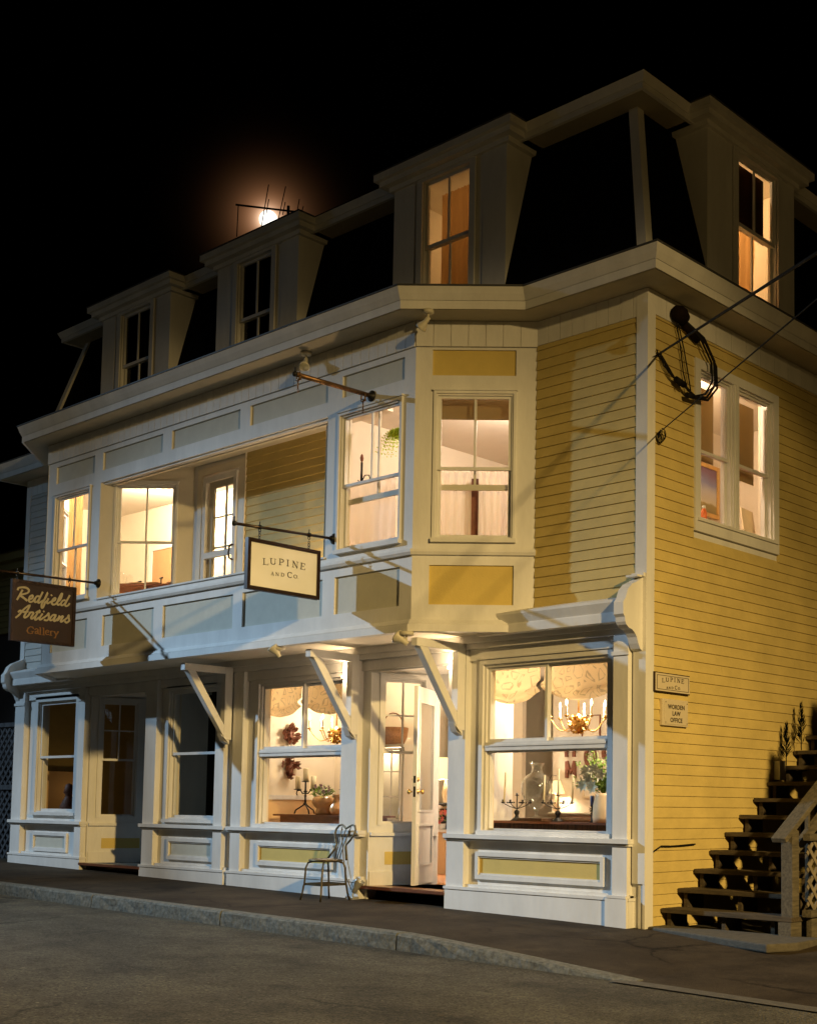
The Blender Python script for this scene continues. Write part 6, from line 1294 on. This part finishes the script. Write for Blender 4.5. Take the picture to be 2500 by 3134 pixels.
m = MB(); m.fb(RC, .58, .70, -.36, -.30, 3.35, 4.74); tag(m.build('bed_post', 'carved'), 'brown wooden post behind the gap in the canted bay curtains', 'post')
# left bay: table with glassware
tb = empty('kitchen_table', (-9.0, .25, 3.34), 'brown table with plates behind the canted window of the balcony', 'table')
m = MB(); m.prism([(-9.75, -.25), (-9.2, -.45), (-8.25, .28), (-8.5, .75), (-9.6, .8)], 4.27, 4.30); m.build('table_top', 'carved', tb)
m = MB(); m.box(-9.1, -9.0, .1, .2, 3.34, 4.27); m.build('pedestal', 'carved', tb)
for x, y, h, lab in ((-9.52, .02, .26, 'left cut glass jar glowing on the kitchen table'), (-9.36, .04, .22, 'right cut glass jar glowing on the kitchen table')):
    m = MB(); m.lathe([(0, 0), (.045, .0), (.05, .08), (.045, h-.05), (.02, h-.01), (0, h)], (x, y, 4.302), 14, rib=.06, nrib=7); tag(m.build('cut_glass_jar', 'clear_glass'), lab, 'jar')
for i, (x, y) in enumerate(((-9.05, .0), (-8.85, .12), (-8.55, .30))):
    m = MB(); m.lathe([(0, 0), (.05, 0), (.13, .035), (.135, .04), (.05, .012), (0, .012)], (x, y, 4.302+.0), 22); tag(m.build('plate', 'linen'), ['pale plate near the cut glass jars', 'pale plate in the middle of the kitchen table', 'pale plate at the right end of the kitchen table'][i], 'plate', 'plates on the kitchen table')
for i, (x, y) in enumerate(((-9.18, .1), (-8.66, .12))):
    m = MB(); m.tube([(x, y, 4.302), (x, y, 4.40)], .01, 6); m.tube([(x-.035, y, 4.40), (x+.035, y, 4.40)], .012, 6); tag(m.build('salt_mill', 'iron'), ['small dark mill by the cut glass jars', 'small dark mill between the plates'][i], 'mill')
curtain(((-9.95, D+.22), (-9.55, D+.22)), 3.95, 5.75, 'amber_curtain', 'amber curtain drawn to the left of the left bay front window', nm='curtain', waves=5)
curtain(((-9.20, D+.22), (-8.95, D+.22)), 3.95, 5.75, 'amber_curtain', 'amber curtain at the right of the left bay front window', nm='curtain', waves=3)
# attic windows
curtain(((-3.33, .38), (-2.60, .38)), 6.9, 8.50, 'amber_curtain', 'amber curtain in the lit dormer above the right bay', nm='curtain', waves=7)
plight('attic_bulb', (-3.0, 1.3, 8.35), 11, (1, .58, .24)); plight('attic_bulb', (-1.3, 2.3, 8.3), 60, (1, .62, .30))
m = MB(); m.fb(SF, 1.92, 2.66, -.285, -.28, 7.80, 8.58); tag(m.build('dark_blind', 'dark_blind'), 'dark blind over the upper half of the side dormer window', 'blind')
curtain(((-.55, 2.0), (-.55, 2.9)), 6.9, 8.3, 'amber_curtain', 'pale curtain behind the lower half of the side dormer window', nm='curtain', waves=5, amp=.02)
curtain(((-9.95, .42), (-9.75, .42)), 6.9, 8.6, 'dark_blind', 'dark drawn curtain in the leftmost dormer', nm='curtain', waves=3)
curtain(((-7.05, .42), (-6.85, .42)), 6.9, 8.6, 'dark_blind', 'dark drawn curtain in the middle dormer', nm='curtain', waves=3)
# dim things in the left shop
m = MB(); m.lathe([(0, 0), (.10, 0), (.13, .12), (.06, .26), (.05, .30), (.08, .34), (.05, .46), (0, .48)], (-11.38, .34, 1.0), 18); tag(m.build('bust_vase', 'carved'), 'dim statuette in the leftmost shop window', 'statuette')
m = MB(); m.box(-11.70, -11.0, .22, .48, .27, 1.0); tag(m.build('display_plinth', 'interior_low'), 'dim plinth carrying the statuette', 'plinth')
m = MB(); m.box(-12.25, -12.22, .25, 1.25, .9, 1.68); tag(m.build('amber_glow_board', 'interior_low'), 'added board catching amber light behind the statuette in the leftmost window', 'board')  # added board that catches the bulb's light as an amber patch
plight('gallery_bulb', (-11.75, .85, 1.35), 1.3, (1, .62, .25))
